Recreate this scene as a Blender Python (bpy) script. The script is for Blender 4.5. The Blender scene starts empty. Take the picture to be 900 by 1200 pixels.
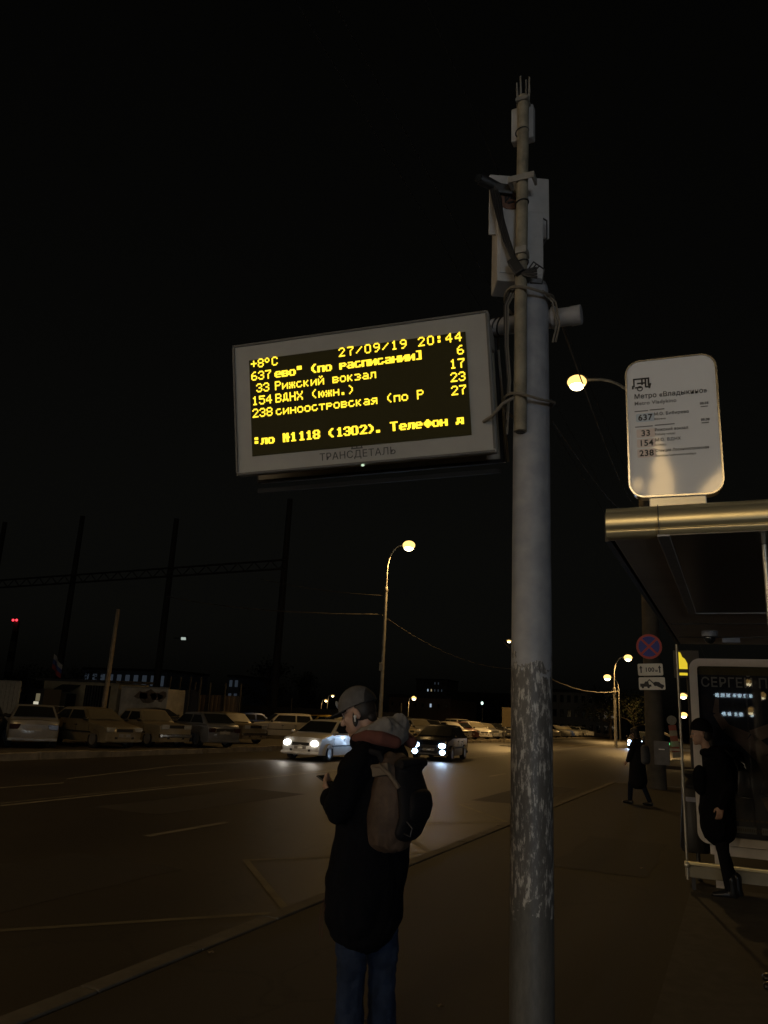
import bpy, bmesh, math, random
from mathutils import Vector, Matrix, Euler
random.seed(7)
R = math.radians
SC = bpy.context.scene
COL = SC.collection

# ---------------------------------------------------------------- camera, world, exposure
EYE = 1.65
PITCH, ROLL, HEAD = R(14.809), R(2.862), R(24.588)
def camera_axes():
    fwd = Vector((0, math.cos(PITCH), math.sin(PITCH)))
    rt = Vector((1, 0, 0))
    up = Vector((0, -math.sin(PITCH), math.cos(PITCH)))
    r2 = rt*math.cos(ROLL) + up*math.sin(ROLL)
    u2 = -rt*math.sin(ROLL) + up*math.cos(ROLL)
    rz = Matrix.Rotation(HEAD, 3, 'Z')
    return rz @ fwd, rz @ r2, rz @ u2
CF, CR, CU = camera_axes()
cam_data = bpy.data.cameras.new('camera')
cam = bpy.data.objects.new('camera', cam_data)
COL.objects.link(cam)
m = Matrix((CR, CU, -CF)).transposed().to_4x4()
m.translation = Vector((0, 0, EYE))
cam.matrix_world = m
cam_data.sensor_fit = 'VERTICAL'
cam_data.angle_y = 2*math.atan(600/901)
cam_data.clip_start = 0.05
cam_data.clip_end = 3000
SC.camera = cam

world = bpy.data.worlds.new('World')
SC.world = world
world.use_nodes = True
wn = world.node_tree
wn.nodes.clear()
wout = wn.nodes.new('ShaderNodeOutputWorld')
wbg = wn.nodes.new('ShaderNodeBackground')
sky = wn.nodes.new('ShaderNodeTexSky')
sky.sky_type = 'NISHITA'
sky.sun_disc = False
sky.sun_elevation = R(9)
sky.sun_rotation = R(150)
sky.air_density = 1.0
sky.dust_density = 3.0
hs = wn.nodes.new('ShaderNodeHueSaturation')
hs.inputs['Saturation'].default_value = 0.12
wbg.inputs['Strength'].default_value = 0.00075
wn.links.new(sky.outputs[0], hs.inputs['Color'])
wtint = wn.nodes.new('ShaderNodeMixRGB')      # city glow: a touch warm
wtint.blend_type = 'MULTIPLY'; wtint.inputs[0].default_value = 1.0
wtint.inputs[2].default_value = (1.0, 0.97, 0.80, 1)
wn.links.new(hs.outputs[0], wtint.inputs[1])
wn.links.new(wtint.outputs[0], wbg.inputs['Color'])
wn.links.new(wbg.outputs[0], wout.inputs['Surface'])

SC.render.engine = 'CYCLES'
SC.view_settings.view_transform = 'Standard'
SC.view_settings.look = 'None'
SC.view_settings.exposure = 0.0
SC.view_settings.gamma = 1.0
SC.view_settings.use_curve_mapping = False
SC.cycles.use_denoising = True
try:
    SC.cycles.denoiser = 'OPENIMAGEDENOISE'
except Exception:
    pass
SC.cycles.max_bounces = 6
SC.cycles.sample_clamp_indirect = 2.0
SC.cycles.caustics_reflective = False
SC.cycles.caustics_refractive = False
SC.cycles.use_light_tree = True

SODIUM = (1.0, 0.60, 0.21)
WARM = (1.0, 0.74, 0.40)
LAMP_W = 2000.0

# ---------------------------------------------------------------- pixel helpers (photo pixels -> real points)
def ray(px, py):
    return CF + CR*((px-450)/901) - CU*((py-600)/901)
def at_y(px, py, Y):
    d = ray(px, py)
    return Vector((0, 0, EYE)) + d*(Y/d.y)
def at_z(px, py, z):
    d = ray(px, py)
    return Vector((0, 0, EYE)) + d*((z-EYE)/d.z)

# ---------------------------------------------------------------- materials
MATS = {}
def mat(name, col, rough=0.6, metal=0.0, var=0.18, scale=6.0, bump=0.0, spec=0.5, coat=0.0):
    if name in MATS:
        return MATS[name]
    mt = bpy.data.materials.new(name)
    mt.use_nodes = True
    nt = mt.node_tree
    b = nt.nodes['Principled BSDF']
    b.inputs['Roughness'].default_value = rough
    b.inputs['Metallic'].default_value = metal
    b.inputs['Specular IOR Level'].default_value = spec
    b.inputs['Coat Weight'].default_value = coat
    tc = nt.nodes.new('ShaderNodeTexCoord')
    nz = nt.nodes.new('ShaderNodeTexNoise')
    nz.inputs['Scale'].default_value = scale
    nz.inputs['Detail'].default_value = 6
    nz.inputs['Roughness'].default_value = 0.65
    nt.links.new(tc.outputs['Object'], nz.inputs['Vector'])
    rp = nt.nodes.new('ShaderNodeValToRGB')
    rp.color_ramp.elements[0].position = 0.3
    rp.color_ramp.elements[1].position = 0.7
    rp.color_ramp.elements[0].color = [max(0, c*(1-var)) for c in col] + [1]
    rp.color_ramp.elements[1].color = [min(1, c*(1+var)) for c in col] + [1]
    nt.links.new(nz.outputs[0], rp.inputs[0])
    nt.links.new(rp.outputs[0], b.inputs['Base Color'])
    if bump > 0:
        bp = nt.nodes.new('ShaderNodeBump')
        bp.inputs['Strength'].default_value = bump
        bp.inputs['Distance'].default_value = 0.01
        n2 = nt.nodes.new('ShaderNodeTexNoise')
        n2.inputs['Scale'].default_value = scale*6
        n2.inputs['Detail'].default_value = 4
        nt.links.new(tc.outputs['Object'], n2.inputs['Vector'])
        nt.links.new(n2.outputs[0], bp.inputs['Height'])
        nt.links.new(bp.outputs[0], b.inputs['Normal'])
    MATS[name] = mt
    return mt
def emit(name, col, s):
    if name in MATS:
        return MATS[name]
    mt = bpy.data.materials.new(name)
    mt.use_nodes = True
    nt = mt.node_tree
    nt.nodes.clear()
    o = nt.nodes.new('ShaderNodeOutputMaterial')
    e = nt.nodes.new('ShaderNodeEmission')
    e.inputs['Color'].default_value = (*col, 1)
    e.inputs['Strength'].default_value = s
    nt.links.new(e.outputs[0], o.inputs[0])
    MATS[name] = mt
    return mt
def glass(name, tint=(0.8, 0.85, 0.85), rough=0.02):
    if name in MATS:
        return MATS[name]
    mt = bpy.data.materials.new(name)
    mt.use_nodes = True
    nt = mt.node_tree
    nt.nodes.clear()
    o = nt.nodes.new('ShaderNodeOutputMaterial')
    t = nt.nodes.new('ShaderNodeBsdfTransparent')
    t.inputs[0].default_value = (*tint, 1)
    g = nt.nodes.new('ShaderNodeBsdfGlossy')
    g.inputs['Roughness'].default_value = rough
    fr = nt.nodes.new('ShaderNodeFresnel')
    fr.inputs[0].default_value = 1.5
    mx = nt.nodes.new('ShaderNodeMixShader')
    nt.links.new(fr.outputs[0], mx.inputs[0])
    nt.links.new(t.outputs[0], mx.inputs[1])
    nt.links.new(g.outputs[0], mx.inputs[2])
    nt.links.new(mx.outputs[0], o.inputs[0])
    MATS[name] = mt
    return mt
def asphalt(name, c0, c1, rough, patch=0.25, fine=180.0):
    mt = bpy.data.materials.new(name)
    mt.use_nodes = True
    nt = mt.node_tree
    N, L = nt.nodes, nt.links
    b = N['Principled BSDF']
    tc = N.new('ShaderNodeTexCoord')
    big = N.new('ShaderNodeTexNoise'); big.inputs['Scale'].default_value = patch; big.inputs['Detail'].default_value = 8; big.inputs['Roughness'].default_value = 0.6
    mp = N.new('ShaderNodeMapping'); mp.inputs['Scale'].default_value = (1.0, 0.35, 1.0)
    L.new(tc.outputs['Object'], mp.inputs[0]); L.new(mp.outputs[0], big.inputs['Vector'])
    fi = N.new('ShaderNodeTexNoise'); fi.inputs['Scale'].default_value = fine; fi.inputs['Detail'].default_value = 2
    L.new(tc.outputs['Object'], fi.inputs['Vector'])
    rp = N.new('ShaderNodeValToRGB')
    rp.color_ramp.elements[0].position = 0.32; rp.color_ramp.elements[0].color = (*c0, 1)
    rp.color_ramp.elements[1].position = 0.68; rp.color_ramp.elements[1].color = (*c1, 1)
    L.new(big.outputs[0], rp.inputs[0])
    vo = N.new('ShaderNodeTexVoronoi'); vo.feature = 'DISTANCE_TO_EDGE'; vo.inputs['Scale'].default_value = 0.33
    wv = N.new('ShaderNodeVectorMath'); wv.operation = 'ADD'
    n3 = N.new('ShaderNodeTexNoise'); n3.inputs['Scale'].default_value = 1.6; n3.inputs['Detail'].default_value = 5
    L.new(tc.outputs['Object'], n3.inputs['Vector'])
    L.new(tc.outputs['Object'], wv.inputs[0]); L.new(n3.outputs['Color'], wv.inputs[1]); L.new(wv.outputs[0], vo.inputs['Vector'])
    cr = N.new('ShaderNodeValToRGB')
    cr.color_ramp.elements[0].position = 0.0; cr.color_ramp.elements[0].color = (0.45, 0.45, 0.45, 1)
    cr.color_ramp.elements[1].position = 0.012; cr.color_ramp.elements[1].color = (1, 1, 1, 1)
    L.new(vo.outputs['Distance'], cr.inputs[0])
    mu = N.new('ShaderNodeMixRGB'); mu.blend_type = 'MULTIPLY'; mu.inputs[0].default_value = 0.7
    L.new(rp.outputs[0], mu.inputs[1]); L.new(cr.outputs[0], mu.inputs[2])
    fr = N.new('ShaderNodeValToRGB')
    fr.color_ramp.elements[0].position = 0.3; fr.color_ramp.elements[0].color = (0.45, 0.45, 0.45, 1)
    fr.color_ramp.elements[1].position = 0.7; fr.color_ramp.elements[1].color = (1.6, 1.55, 1.5, 1)
    L.new(fi.outputs[0], fr.inputs[0])
    m2 = N.new('ShaderNodeMixRGB'); m2.blend_type = 'MULTIPLY'; m2.inputs[0].default_value = 0.8
    L.new(mu.outputs[0], m2.inputs[1]); L.new(fr.outputs[0], m2.inputs[2])
    L.new(m2.outputs[0], b.inputs['Base Color'])
    rr = N.new('ShaderNodeMapRange'); rr.inputs['To Min'].default_value = rough-0.1; rr.inputs['To Max'].default_value = rough+0.1
    L.new(big.outputs[0], rr.inputs['Value']); L.new(rr.outputs[0], b.inputs['Roughness'])
    bp = N.new('ShaderNodeBump'); bp.inputs['Strength'].default_value = 0.35; bp.inputs['Distance'].default_value = 0.006
    L.new(fi.outputs[0], bp.inputs['Height']); L.new(bp.outputs[0], b.inputs['Normal'])
    b.inputs['Specular IOR Level'].default_value = 0.4
    return mt
def pole_paint():
    mt = bpy.data.materials.new('worn_pole_paint')
    mt.use_nodes = True
    nt = mt.node_tree
    N, L = nt.nodes, nt.links
    b = N['Principled BSDF']
    b.inputs['Roughness'].default_value = 0.5
    tc = N.new('ShaderNodeTexCoord')
    sp = N.new('ShaderNodeSeparateXYZ'); L.new(tc.outputs['Object'], sp.inputs[0])
    nz = N.new('ShaderNodeTexNoise'); nz.inputs['Scale'].default_value = 9; nz.inputs['Detail'].default_value = 6
    L.new(tc.outputs['Object'], nz.inputs['Vector'])
    def math_(op, a, bb):
        q = N.new('ShaderNodeMath'); q.operation = op
        for i, v in enumerate((a, bb)):
            if isinstance(v, (int, float)): q.inputs[i].default_value = v
            else: L.new(v, q.inputs[i])
        return q.outputs[0]
    jit = math_('MULTIPLY', math_('SUBTRACT', nz.outputs[0], 0.5), 0.7)
    zz = math_('ADD', sp.outputs['Z'], jit)
    below_top = math_('LESS_THAN', zz, 2.02)
    below_low = math_('LESS_THAN', zz, 0.66)
    zone = math_('SUBTRACT', below_top, below_low)
    # upper paint
    up = N.new('ShaderNodeValToRGB')
    up.color_ramp.elements[0].position = 0.35; up.color_ramp.elements[0].color = (0.235, 0.245, 0.27, 1)
    up.color_ramp.elements[1].position = 0.7; up.color_ramp.elements[1].color = (0.33, 0.335, 0.355, 1)
    L.new(nz.outputs[0], up.inputs[0])
    # poster residue: vertical shreds
    mp = N.new('ShaderNodeMapping'); mp.inputs['Scale'].default_value = (25, 25, 7.0)
    L.new(tc.outputs['Object'], mp.inputs[0])
    n2 = N.new('ShaderNodeTexNoise'); n2.inputs['Scale'].default_value = 1.7; n2.inputs['Detail'].default_value = 9; n2.inputs['Roughness'].default_value = 0.72
    L.new(mp.outputs[0], n2.inputs['Vector'])
    rs = N.new('ShaderNodeValToRGB')
    e = rs.color_ramp.elements
    e[0].position = 0.45; e[0].color = (0.085, 0.08, 0.075, 1)
    e[1].position = 0.60; e[1].color = (0.46, 0.44, 0.41, 1)
    x = e.new(0.53); x.color = (0.13, 0.125, 0.12, 1)
    x = e.new(0.56); x.color = (0.33, 0.315, 0.29, 1)
    L.new(n2.outputs[0], rs.inputs[0])
    lo = N.new('ShaderNodeValToRGB')
    lo.color_ramp.elements[0].position = 0.4; lo.color_ramp.elements[0].color = (0.075, 0.073, 0.068, 1)
    lo.color_ramp.elements[1].position = 0.75; lo.color_ramp.elements[1].color = (0.125, 0.12, 0.11, 1)
    L.new(n2.outputs[0], lo.inputs[0])
    a = N.new('ShaderNodeMixRGB'); L.new(zone, a.inputs[0]); L.new(up.outputs[0], a.inputs[1]); L.new(rs.outputs[0], a.inputs[2])
    c = N.new('ShaderNodeMixRGB'); L.new(below_low, c.inputs[0]); L.new(a.outputs[0], c.inputs[1]); L.new(lo.outputs[0], c.inputs[2])
    L.new(c.outputs[0], b.inputs['Base Color'])
    bp = N.new('ShaderNodeBump'); bp.inputs['Strength'].default_value = 0.25; bp.inputs['Distance'].default_value = 0.004
    L.new(n2.outputs[0], bp.inputs['Height']); L.new(bp.outputs[0], b.inputs['Normal'])
    return mt

# ---------------------------------------------------------------- mesh helpers
class MB:
    def __init__(s): s.bm = bmesh.new()
    def poly(s, pts):
        vs = [s.bm.verts.new(p) for p in pts]
        return s.bm.faces.new(vs)
    def box(s, c, d, rot=None):
        M = Matrix.Translation(Vector(c))
        if rot: M = M @ Euler(rot).to_matrix().to_4x4()
        M = M @ Matrix.Diagonal((d[0], d[1], d[2], 1))
        bmesh.ops.create_cube(s.bm, size=1, matrix=M)
        return s
    def tube(s, pts, rad, seg=10, cap=True):
        pts = [Vector(p) for p in pts]
        n = len(pts)
        rads = rad if isinstance(rad, (list, tuple)) else [rad]*n
        rings = []
        prev = None
        for i, p in enumerate(pts):
            t = (pts[min(i+1, n-1)] - pts[max(i-1, 0)]).normalized()
            if prev is None:
                ref = Vector((0, 0, 1)) if abs(t.z) < 0.9 else Vector((1, 0, 0))
                a = t.cross(ref).normalized()
            else:
                a = (prev - t*prev.dot(t)).normalized()
            prev = a
            b = t.cross(a)
            rings.append([s.bm.verts.new(p + (a*math.cos(2*math.pi*k/seg) + b*math.sin(2*math.pi*k/seg))*rads[i]) for k in range(seg)])
        for i in range(n-1):
            for k in range(seg):
                s.bm.faces.new((rings[i][k], rings[i][(k+1) % seg], rings[i+1][(k+1) % seg], rings[i+1][k]))
        if cap:
            s.bm.faces.new(rings[0][::-1]); s.bm.faces.new(rings[-1])
        return s
    def ell(s, c, r, rot=None, seg=14):
        M = Matrix.Translation(Vector(c))
        if rot: M = M @ Euler(rot).to_matrix().to_4x4()
        M = M @ Matrix.Diagonal((r[0], r[1], r[2], 1))
        bmesh.ops.create_uvsphere(s.bm, u_segments=seg, v_segments=max(6, seg//2+2), radius=1, matrix=M)
        return s
    def prism(s, outline, a, b, axis):
        """outline: 2-D points; extruded between a and b on the axis 'x','y' or 'z'."""
        def P(u, v, w):
            return {'x': (w, u, v), 'y': (u, w, v), 'z': (u, v, w)}[axis]
        lo = [s.bm.verts.new(P(u, v, a)) for u, v in outline]
        hi = [s.bm.verts.new(P(u, v, b)) for u, v in outline]
        n = len(outline)
        for i in range(n):
            s.bm.faces.new((lo[i], lo[(i+1) % n], hi[(i+1) % n], hi[i]))
        s.bm.faces.new(lo[::-1]); s.bm.faces.new(hi)
        return s
    def lathe(s, prof, c=(0, 0, 0), seg=20, axis='z'):
        rings = []
        for r, h in prof:
            ring = []
            for k in range(seg):
                a = 2*math.pi*k/seg
                u, v = r*math.cos(a), r*math.sin(a)
                p = {'z': (u, v, h), 'y': (u, h, v), 'x': (h, u, v)}[axis]
                ring.append(s.bm.verts.new(Vector(p)+Vector(c)))
            rings.append(ring)
        for i in range(len(rings)-1):
            for k in range(seg):
                s.bm.faces.new((rings[i][k], rings[i][(k+1) % seg], rings[i+1][(k+1) % seg], rings[i+1][k]))
        s.bm.faces.new(rings[0][::-1]); s.bm.faces.new(rings[-1])
        return s
    def mesh(s, name, mt, smooth=False, bevel=0.0, bang=35):
        bmesh.ops.recalc_face_normals(s.bm, faces=s.bm.faces)
        if bevel:
            es = [e for e in s.bm.edges if len(e.link_faces) == 2 and e.calc_face_angle(0) > R(bang)]
            bmesh.ops.bevel(s.bm, geom=es, offset=bevel, segments=2, profile=0.6, affect='EDGES', clamp_overlap=True)
        me = bpy.data.meshes.new(name)
        s.bm.to_mesh(me); s.bm.free()
        if mt: me.materials.append(mt)
        if smooth:
            me.polygons.foreach_set('use_smooth', [True]*len(me.polygons))
            try: me.set_sharp_from_angle(angle=R(40))
            except Exception: pass
        return me
    def build(s, name, mt, parent=None, smooth=False, bevel=0.0, bang=35):
        return link(name, s.mesh(name, mt, smooth, bevel, bang), parent)
def link(name, me, parent=None):
    o = bpy.data.objects.new(name, me)
    COL.objects.link(o)
    if parent: o.parent = parent
    return o
def tag(o, label=None, cat=None, group=None, kind=None):
    if label: o['label'] = label
    if cat: o['category'] = cat
    if group: o['group'] = group
    if kind: o['kind'] = kind
    return o
def thing(name, label, cat, loc=(0, 0, 0), rot=(0, 0, 0), group=None):
    o = bpy.data.objects.new(name, None)
    COL.objects.link(o)
    o.empty_display_size = 0.2
    o.location = loc; o.rotation_euler = rot
    return tag(o, label, cat, group)
def text(bm, body, size, loc, rot, align='LEFT', bold=0.0, ext=0.001, squeeze=1.0):
    """adds writing to the bmesh bm, in the local space of its part"""
    cu = bpy.data.curves.new('writing', 'FONT')
    cu.body = body; cu.size = size; cu.extrude = ext; cu.offset = bold
    cu.align_x = align; cu.resolution_u = 3; cu.space_character = 1.06
    ob = bpy.data.objects.new('writing', cu)
    COL.objects.link(ob)
    dg = bpy.context.evaluated_depsgraph_get()
    me = bpy.data.meshes.new_from_object(ob.evaluated_get(dg))
    me.transform(Matrix.Translation(Vector(loc)) @ Euler(rot).to_matrix().to_4x4() @ Matrix.Diagonal((squeeze, 1, 1, 1)))
    bm.from_mesh(me)
    bpy.data.meshes.remove(me)
    bpy.data.objects.remove(ob); bpy.data.curves.remove(cu)
def blob(build, voxel=0.012, smooth=4):
    """closed overlapping shapes -> one continuous skin"""
    mb = MB(); build(mb)
    bmesh.ops.recalc_face_normals(mb.bm, faces=mb.bm.faces)
    me = bpy.data.meshes.new('skin'); mb.bm.to_mesh(me); mb.bm.free()
    ob = bpy.data.objects.new('skin', me); COL.objects.link(ob)
    rm = ob.modifiers.new('r', 'REMESH'); rm.mode = 'VOXEL'; rm.voxel_size = voxel; rm.use_smooth_shade = True
    if smooth:
        sm = ob.modifiers.new('s', 'SMOOTH'); sm.iterations = smooth; sm.factor = 0.5
    dg = bpy.context.evaluated_depsgraph_get()
    out = bpy.data.meshes.new_from_object(ob.evaluated_get(dg))
    bpy.data.objects.remove(ob); bpy.data.meshes.remove(me)
    out.polygons.foreach_set('use_smooth', [True]*len(out.polygons))
    return out
def limb(mb, pts, rads, seg=14):
    """tapered chain with rounded ends; a radius is a number or (along x, along y)"""
    pts = [Vector(p) for p in pts]
    rads = [r if isinstance(r, tuple) else (r, r) for r in rads]
    def ext(i, j, k):
        d = (pts[i]-pts[j])
        d = d.normalized()*min(rads[i])*k if d.length > 0 else Vector((0, 0, 0))
        return pts[i]+d
    P = [ext(0, 1, .85), ext(0, 1, .5)] + pts + [ext(-1, -2, .5), ext(-1, -2, .85)]
    Q = [tuple(v*.4 for v in rads[0]), tuple(v*.82 for v in rads[0])] + rads + [tuple(v*.82 for v in rads[-1]), tuple(v*.4 for v in rads[-1])]
    rings = []
    n = len(P)
    for i, p in enumerate(P):
        t = (P[min(i+1, n-1)]-P[max(i-1, 0)]).normalized()
        ref = Vector((0, 1, 0)) if abs(t.y) < 0.85 else Vector((1, 0, 0))
        a = ref.cross(t).normalized()       # mostly x for upright limbs
        b = t.cross(a)
        ra, rb = Q[i]
        if abs(t.y) >= 0.85: ra, rb = rb, ra
        rings.append([mb.bm.verts.new(p + a*ra*math.cos(2*math.pi*k/seg) + b*rb*math.sin(2*math.pi*k/seg)) for k in range(seg)])
    for i in range(n-1):
        for k in range(seg):
            mb.bm.faces.new((rings[i][k], rings[i][(k+1) % seg], rings[i+1][(k+1) % seg], rings[i+1][k]))
    mb.bm.faces.new(rings[0][::-1]); mb.bm.faces.new(rings[-1])
def folds(me, amp, fx, fz, seed=0):
    from mathutils import noise
    ns = [v.normal.copy() for v in me.vertices]
    for v, n_ in zip(me.vertices, ns):
        p = Vector((v.co.x*fx+seed, v.co.y*fx, v.co.z*fz+v.co.x*2.5))
        k = abs(noise.noise(p))+.5*abs(noise.noise(p*2.3))
        v.co += n_*(amp*(k-.35))
    me.update()
    return me
def part(name, me, mt, parent):
    me.materials.clear(); me.materials.append(mt); me.name = name
    return link(name, me, parent)

# ---------------------------------------------------------------- ground, road, pavement, kerbs, markings
ROAD_Z = -0.13
A_ROAD = asphalt('road_asphalt', (0.019, 0.016, 0.0118), (0.042, 0.035, 0.026), 0.55)
A_PAVE = asphalt('pavement_asphalt', (0.017, 0.0138, 0.0096), (0.036, 0.0295, 0.021), 0.75, patch=0.6)
A_DIRT = asphalt('dusty_ground', (0.05, 0.044, 0.035), (0.095, 0.082, 0.062), 0.9, patch=0.4, fine=60)
KERB = mat('kerb_concrete', (0.10, 0.088, 0.07), 0.85, var=0.3, scale=2.5, bump=0.4)
PAINT = mat('worn_road_paint', (0.17, 0.155, 0.125), 0.7, var=0.4, scale=3)
PAINT_Y = mat('worn_yellow_paint', (0.115, 0.10, 0.062), 0.7, var=0.4, scale=3)
def sheet(name, x0, x1, y0, y1, z, mt):
    b = MB(); b.poly([(x0, y0, z), (x1, y0, z), (x1, y1, z), (x0, y1, z)])
    return tag(b.build(name, mt), kind='structure')
sheet('ground', -1500, 1500, -600, 2400, -0.20, A_DIRT)
sheet('road', -19.2, -3.6, -120, 400, ROAD_Z, A_ROAD)
sheet('side_road', -3.6, 60, 25.9, 40, ROAD_Z, A_ROAD)
b = MB(); b.box((14.25, -47.2, -0.15), (35.5, 145.6, 0.30)); tag(b.build('pavement', A_PAVE), kind='structure')
b = MB(); b.box((14.25, 100, -0.15), (35.5, 119, 0.30)); tag(b.build('pavement', A_PAVE), kind='structure')
b = MB(); b.box((-69.4, 140, -0.14), (100, 520, 0.30)); tag(b.build('parking_ground', A_DIRT), kind='structure')
def kerb_row(x, y0, y1, top, w, jit=0.0, mt=None):
    b = MB(); y = y0
    while y < y1:
        l = 1.0
        dz = random.uniform(-jit, jit); dx = random.uniform(-jit, jit)
        b.box((x+dx, y+l/2, top/2-0.12+dz), (w, l-0.012, top+0.24))
        y += l
    tag(b.build('kerb', mt or KERB, bevel=0.012), kind='structure')
kerb_row(-3.59, -12, 25.5, 0.012, 0.15, 0.003)
kerb_row(-19.29, -2, 75, 0.07, 0.22, 0.03, mat('broken_kerb', (0.24, 0.205, 0.15), 0.9, var=0.5, scale=1.2, bump=0.5))
b = MB(); b.box((14.3, 25.68, -0.11), (35.6, 0.15, 0.25)); tag(b.build('kerb', KERB), kind='structure')
A_PATCH = asphalt('patched_asphalt', (0.013, 0.0105, 0.0075), (0.026, 0.021, 0.015), 0.78, patch=1.2)
random.seed(17)
for (x, y, w, h, z) in ((-1.6, 11.5, 1.1, 3.0, .004), (-6.6, 6.4, 1.6, 2.6, ROAD_Z+.002), (-9.6, 13.5, 1.4, 5.0, ROAD_Z+.002), (-5.0, 21, 1.3, 6.0, ROAD_Z+.002)):
    pts = []
    for (cx_, cy_), (nx_, ny_) in zip(((-1, -1), (1, -1), (1, 1), (-1, 1)), ((1, -1), (1, 1), (-1, 1), (-1, -1))):
        for k in range(5):
            u = k/5
            pts.append((x+w/2*(cx_+(nx_-cx_)*u)+random.uniform(-.05, .05), y+h/2*(cy_+(ny_-cy_)*u)+random.uniform(-.06, .06), z))
    b = MB(); b.poly(pts); tag(b.build('asphalt_patch', A_PATCH), kind='structure')
def strip(name, pts, w, mt, z=ROAD_Z+0.004):
    b = MB(); n = len(pts)
    L, Rr = [], []
    for i in range(n):
        t = Vector((pts[min(i+1, n-1)][0]-pts[max(i-1, 0)][0], pts[min(i+1, n-1)][1]-pts[max(i-1, 0)][1])).normalized()
        nx, ny = -t.y*w/2, t.x*w/2
        L.append(b.bm.verts.new((pts[i][0]+nx, pts[i][1]+ny, z))); Rr.append(b.bm.verts.new((pts[i][0]-nx, pts[i][1]-ny, z)))
    for i in range(n-1): b.bm.faces.new((L[i], Rr[i], Rr[i+1], L[i+1]))
    return tag(b.build(name, mt), kind='structure')
zz = [(-5.45, 1.2), (-3.80, 2.9), (-5.45, 4.85), (-3.85, 6.75), (-5.55, 8.6), (-3.9, 10.7), (-5.5, 12.7), (-4.0, 14.8), (-5.6, 16.9), (-4.0, 19.0)]
strip('bus_stop_zigzag', zz, 0.11, PAINT_Y)
for y in (.8, 9.2, 17.6, 26.0, 34.4, 42.8, 51.2, 60, 70, 80, 90):
    strip('lane_dash', [(-7.58, y), (-7.58, y+1.9)], 0.13, PAINT)
strip('centre_line', [(-11.35, 0), (-11.4, 10), (-11.85, 22), (-11.9, 60), (-11.9, 200)], 0.13, PAINT)
strip('centre_line', [(-11.62, -10), (-11.65, 10), (-12.08, 22), (-12.15, 60), (-12.15, 200)], 0.06, PAINT)
for y in range(0, 120, 6):
    strip('lane_dash', [(-13.6, y+5.0), (-13.65, y+7.6)], 0.1, PAINT)
strip('lane_edge_line', [(-14.3, 14.3), (-15.6, 19.8), (-15.7, 40)], 0.1, PAINT)

# ---------------------------------------------------------------- street lamps
GALV = mat('galvanised_steel', (0.30, 0.285, 0.25), 0.55, 0.3, var=0.25, scale=3, bump=0.1)
CONC = mat('pole_concrete', (0.24, 0.215, 0.18), 0.85, var=0.25, scale=2.5, bump=0.3)
DARKM = mat('dark_metal', (0.03, 0.03, 0.032), 0.5, 0.3)
BLACKP = mat('black_plastic', (0.015, 0.015, 0.016), 0.5)
def bulb(parent, loc, watts, col, radius=0.12):
    l = bpy.data.lights.new('bulb', 'SPOT')      # points straight down like the luminaire
    l.energy = watts; l.color = col; l.shadow_soft_size = radius
    l.spot_size = R(166); l.spot_blend = 0.35
    o = bpy.data.objects.new('bulb', l); COL.objects.link(o); o.parent = parent; o.location = loc
def street_lamp(label, base, head, watts, col=SODIUM, post='steel', glow=30.0, lens_r=0.16, group='street lamps along the road', r0=0.13, clamp=None):
    """base and head are world points; the arm swings from the post to the head"""
    base = Vector(base); head = Vector(head)-base
    t = thing('street_lamp', label, 'street lamp', base, group=group)
    az = Vector((head.x, head.y, 0)); run = az.length; az = az.normalized() if run > 0 else Vector((1, 0, 0))
    zt = head.z-1.7
    pm = GALV if post == 'steel' else mat('dark_concrete', (0.085, 0.073, 0.056), 0.9, var=0.3, scale=2.5, bump=0.3, spec=.2)
    MB().tube([(0, 0, -0.1), (0, 0, zt*0.45), (0, 0, zt-1.2)], [r0, r0*0.85, r0*0.68], 14).build('post', pm, t, smooth=True)
    arc = [Vector((0, 0, zt-1.25)), Vector((0, 0, zt))]
    for k in range(1, 9):
        a = k/8*math.pi/2
        arc.append(Vector((0, 0, zt)) + az*(run-0.3)*(1-math.cos(a)) + Vector((0, 0, 1.68*math.sin(a))))
    arc.append(head - az*0.05 + Vector((0, 0, 0.0)))
    MB().tube(arc, 0.048, 10).build('arm', GALV, t, smooth=True)
    MB().lathe([(r0*.74, zt-1.34), (r0*.86, zt-1.3), (r0*.86, zt-1.1), (r0*.6, zt-1.04)]).build('collar', GALV, t, smooth=True)
    if clamp:
        MB().box((0.0, -r0-0.06, clamp), (0.26, 0.14, 0.5)).build('junction_box', GALV, t, bevel=0.02)
    ang = math.atan2(az.y, az.x)
    hb = MB().ell((0, 0, 0.06), (0.36, 0.17, 0.11), seg=16)
    h = hb.build('lamp_head', mat('lamp_housing', (0.35, 0.34, 0.32), 0.5), t, smooth=True)
    h.location = head + az*0.18; h.rotation_euler = (0, 0, ang)
    lb = MB().ell((0, 0, 0), (lens_r*1.25, lens_r*1.08, lens_r*0.9), seg=18)
    e = lb.build('lens', emit('lit_amber_bowl', (1.0, 0.60, 0.18), 2.0), h, smooth=True)
    e.location = (0.02, 0, -0.04)
    cb = MB().ell((0.02, 0, -0.04-lens_r*.42), (lens_r*.98, lens_r*.90, lens_r*.74), seg=18)
    cb.build('lit_core', emit('lit_lamp_core', (1.0, 0.84, 0.52), 9.0), h, smooth=True)
    if watts: bulb(t, head + az*0.2 - Vector((0, 0, lens_r*1.1+0.12)), watts, col)
    return t
# the tall curved lamp behind the man
street_lamp('tall curved street lamp rising behind the man in the grey cap', (-20.15, 45, 0), (-18.9, 45, 12.42), LAMP_W*1.15, clamp=4.6, lens_r=0.33)
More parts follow.
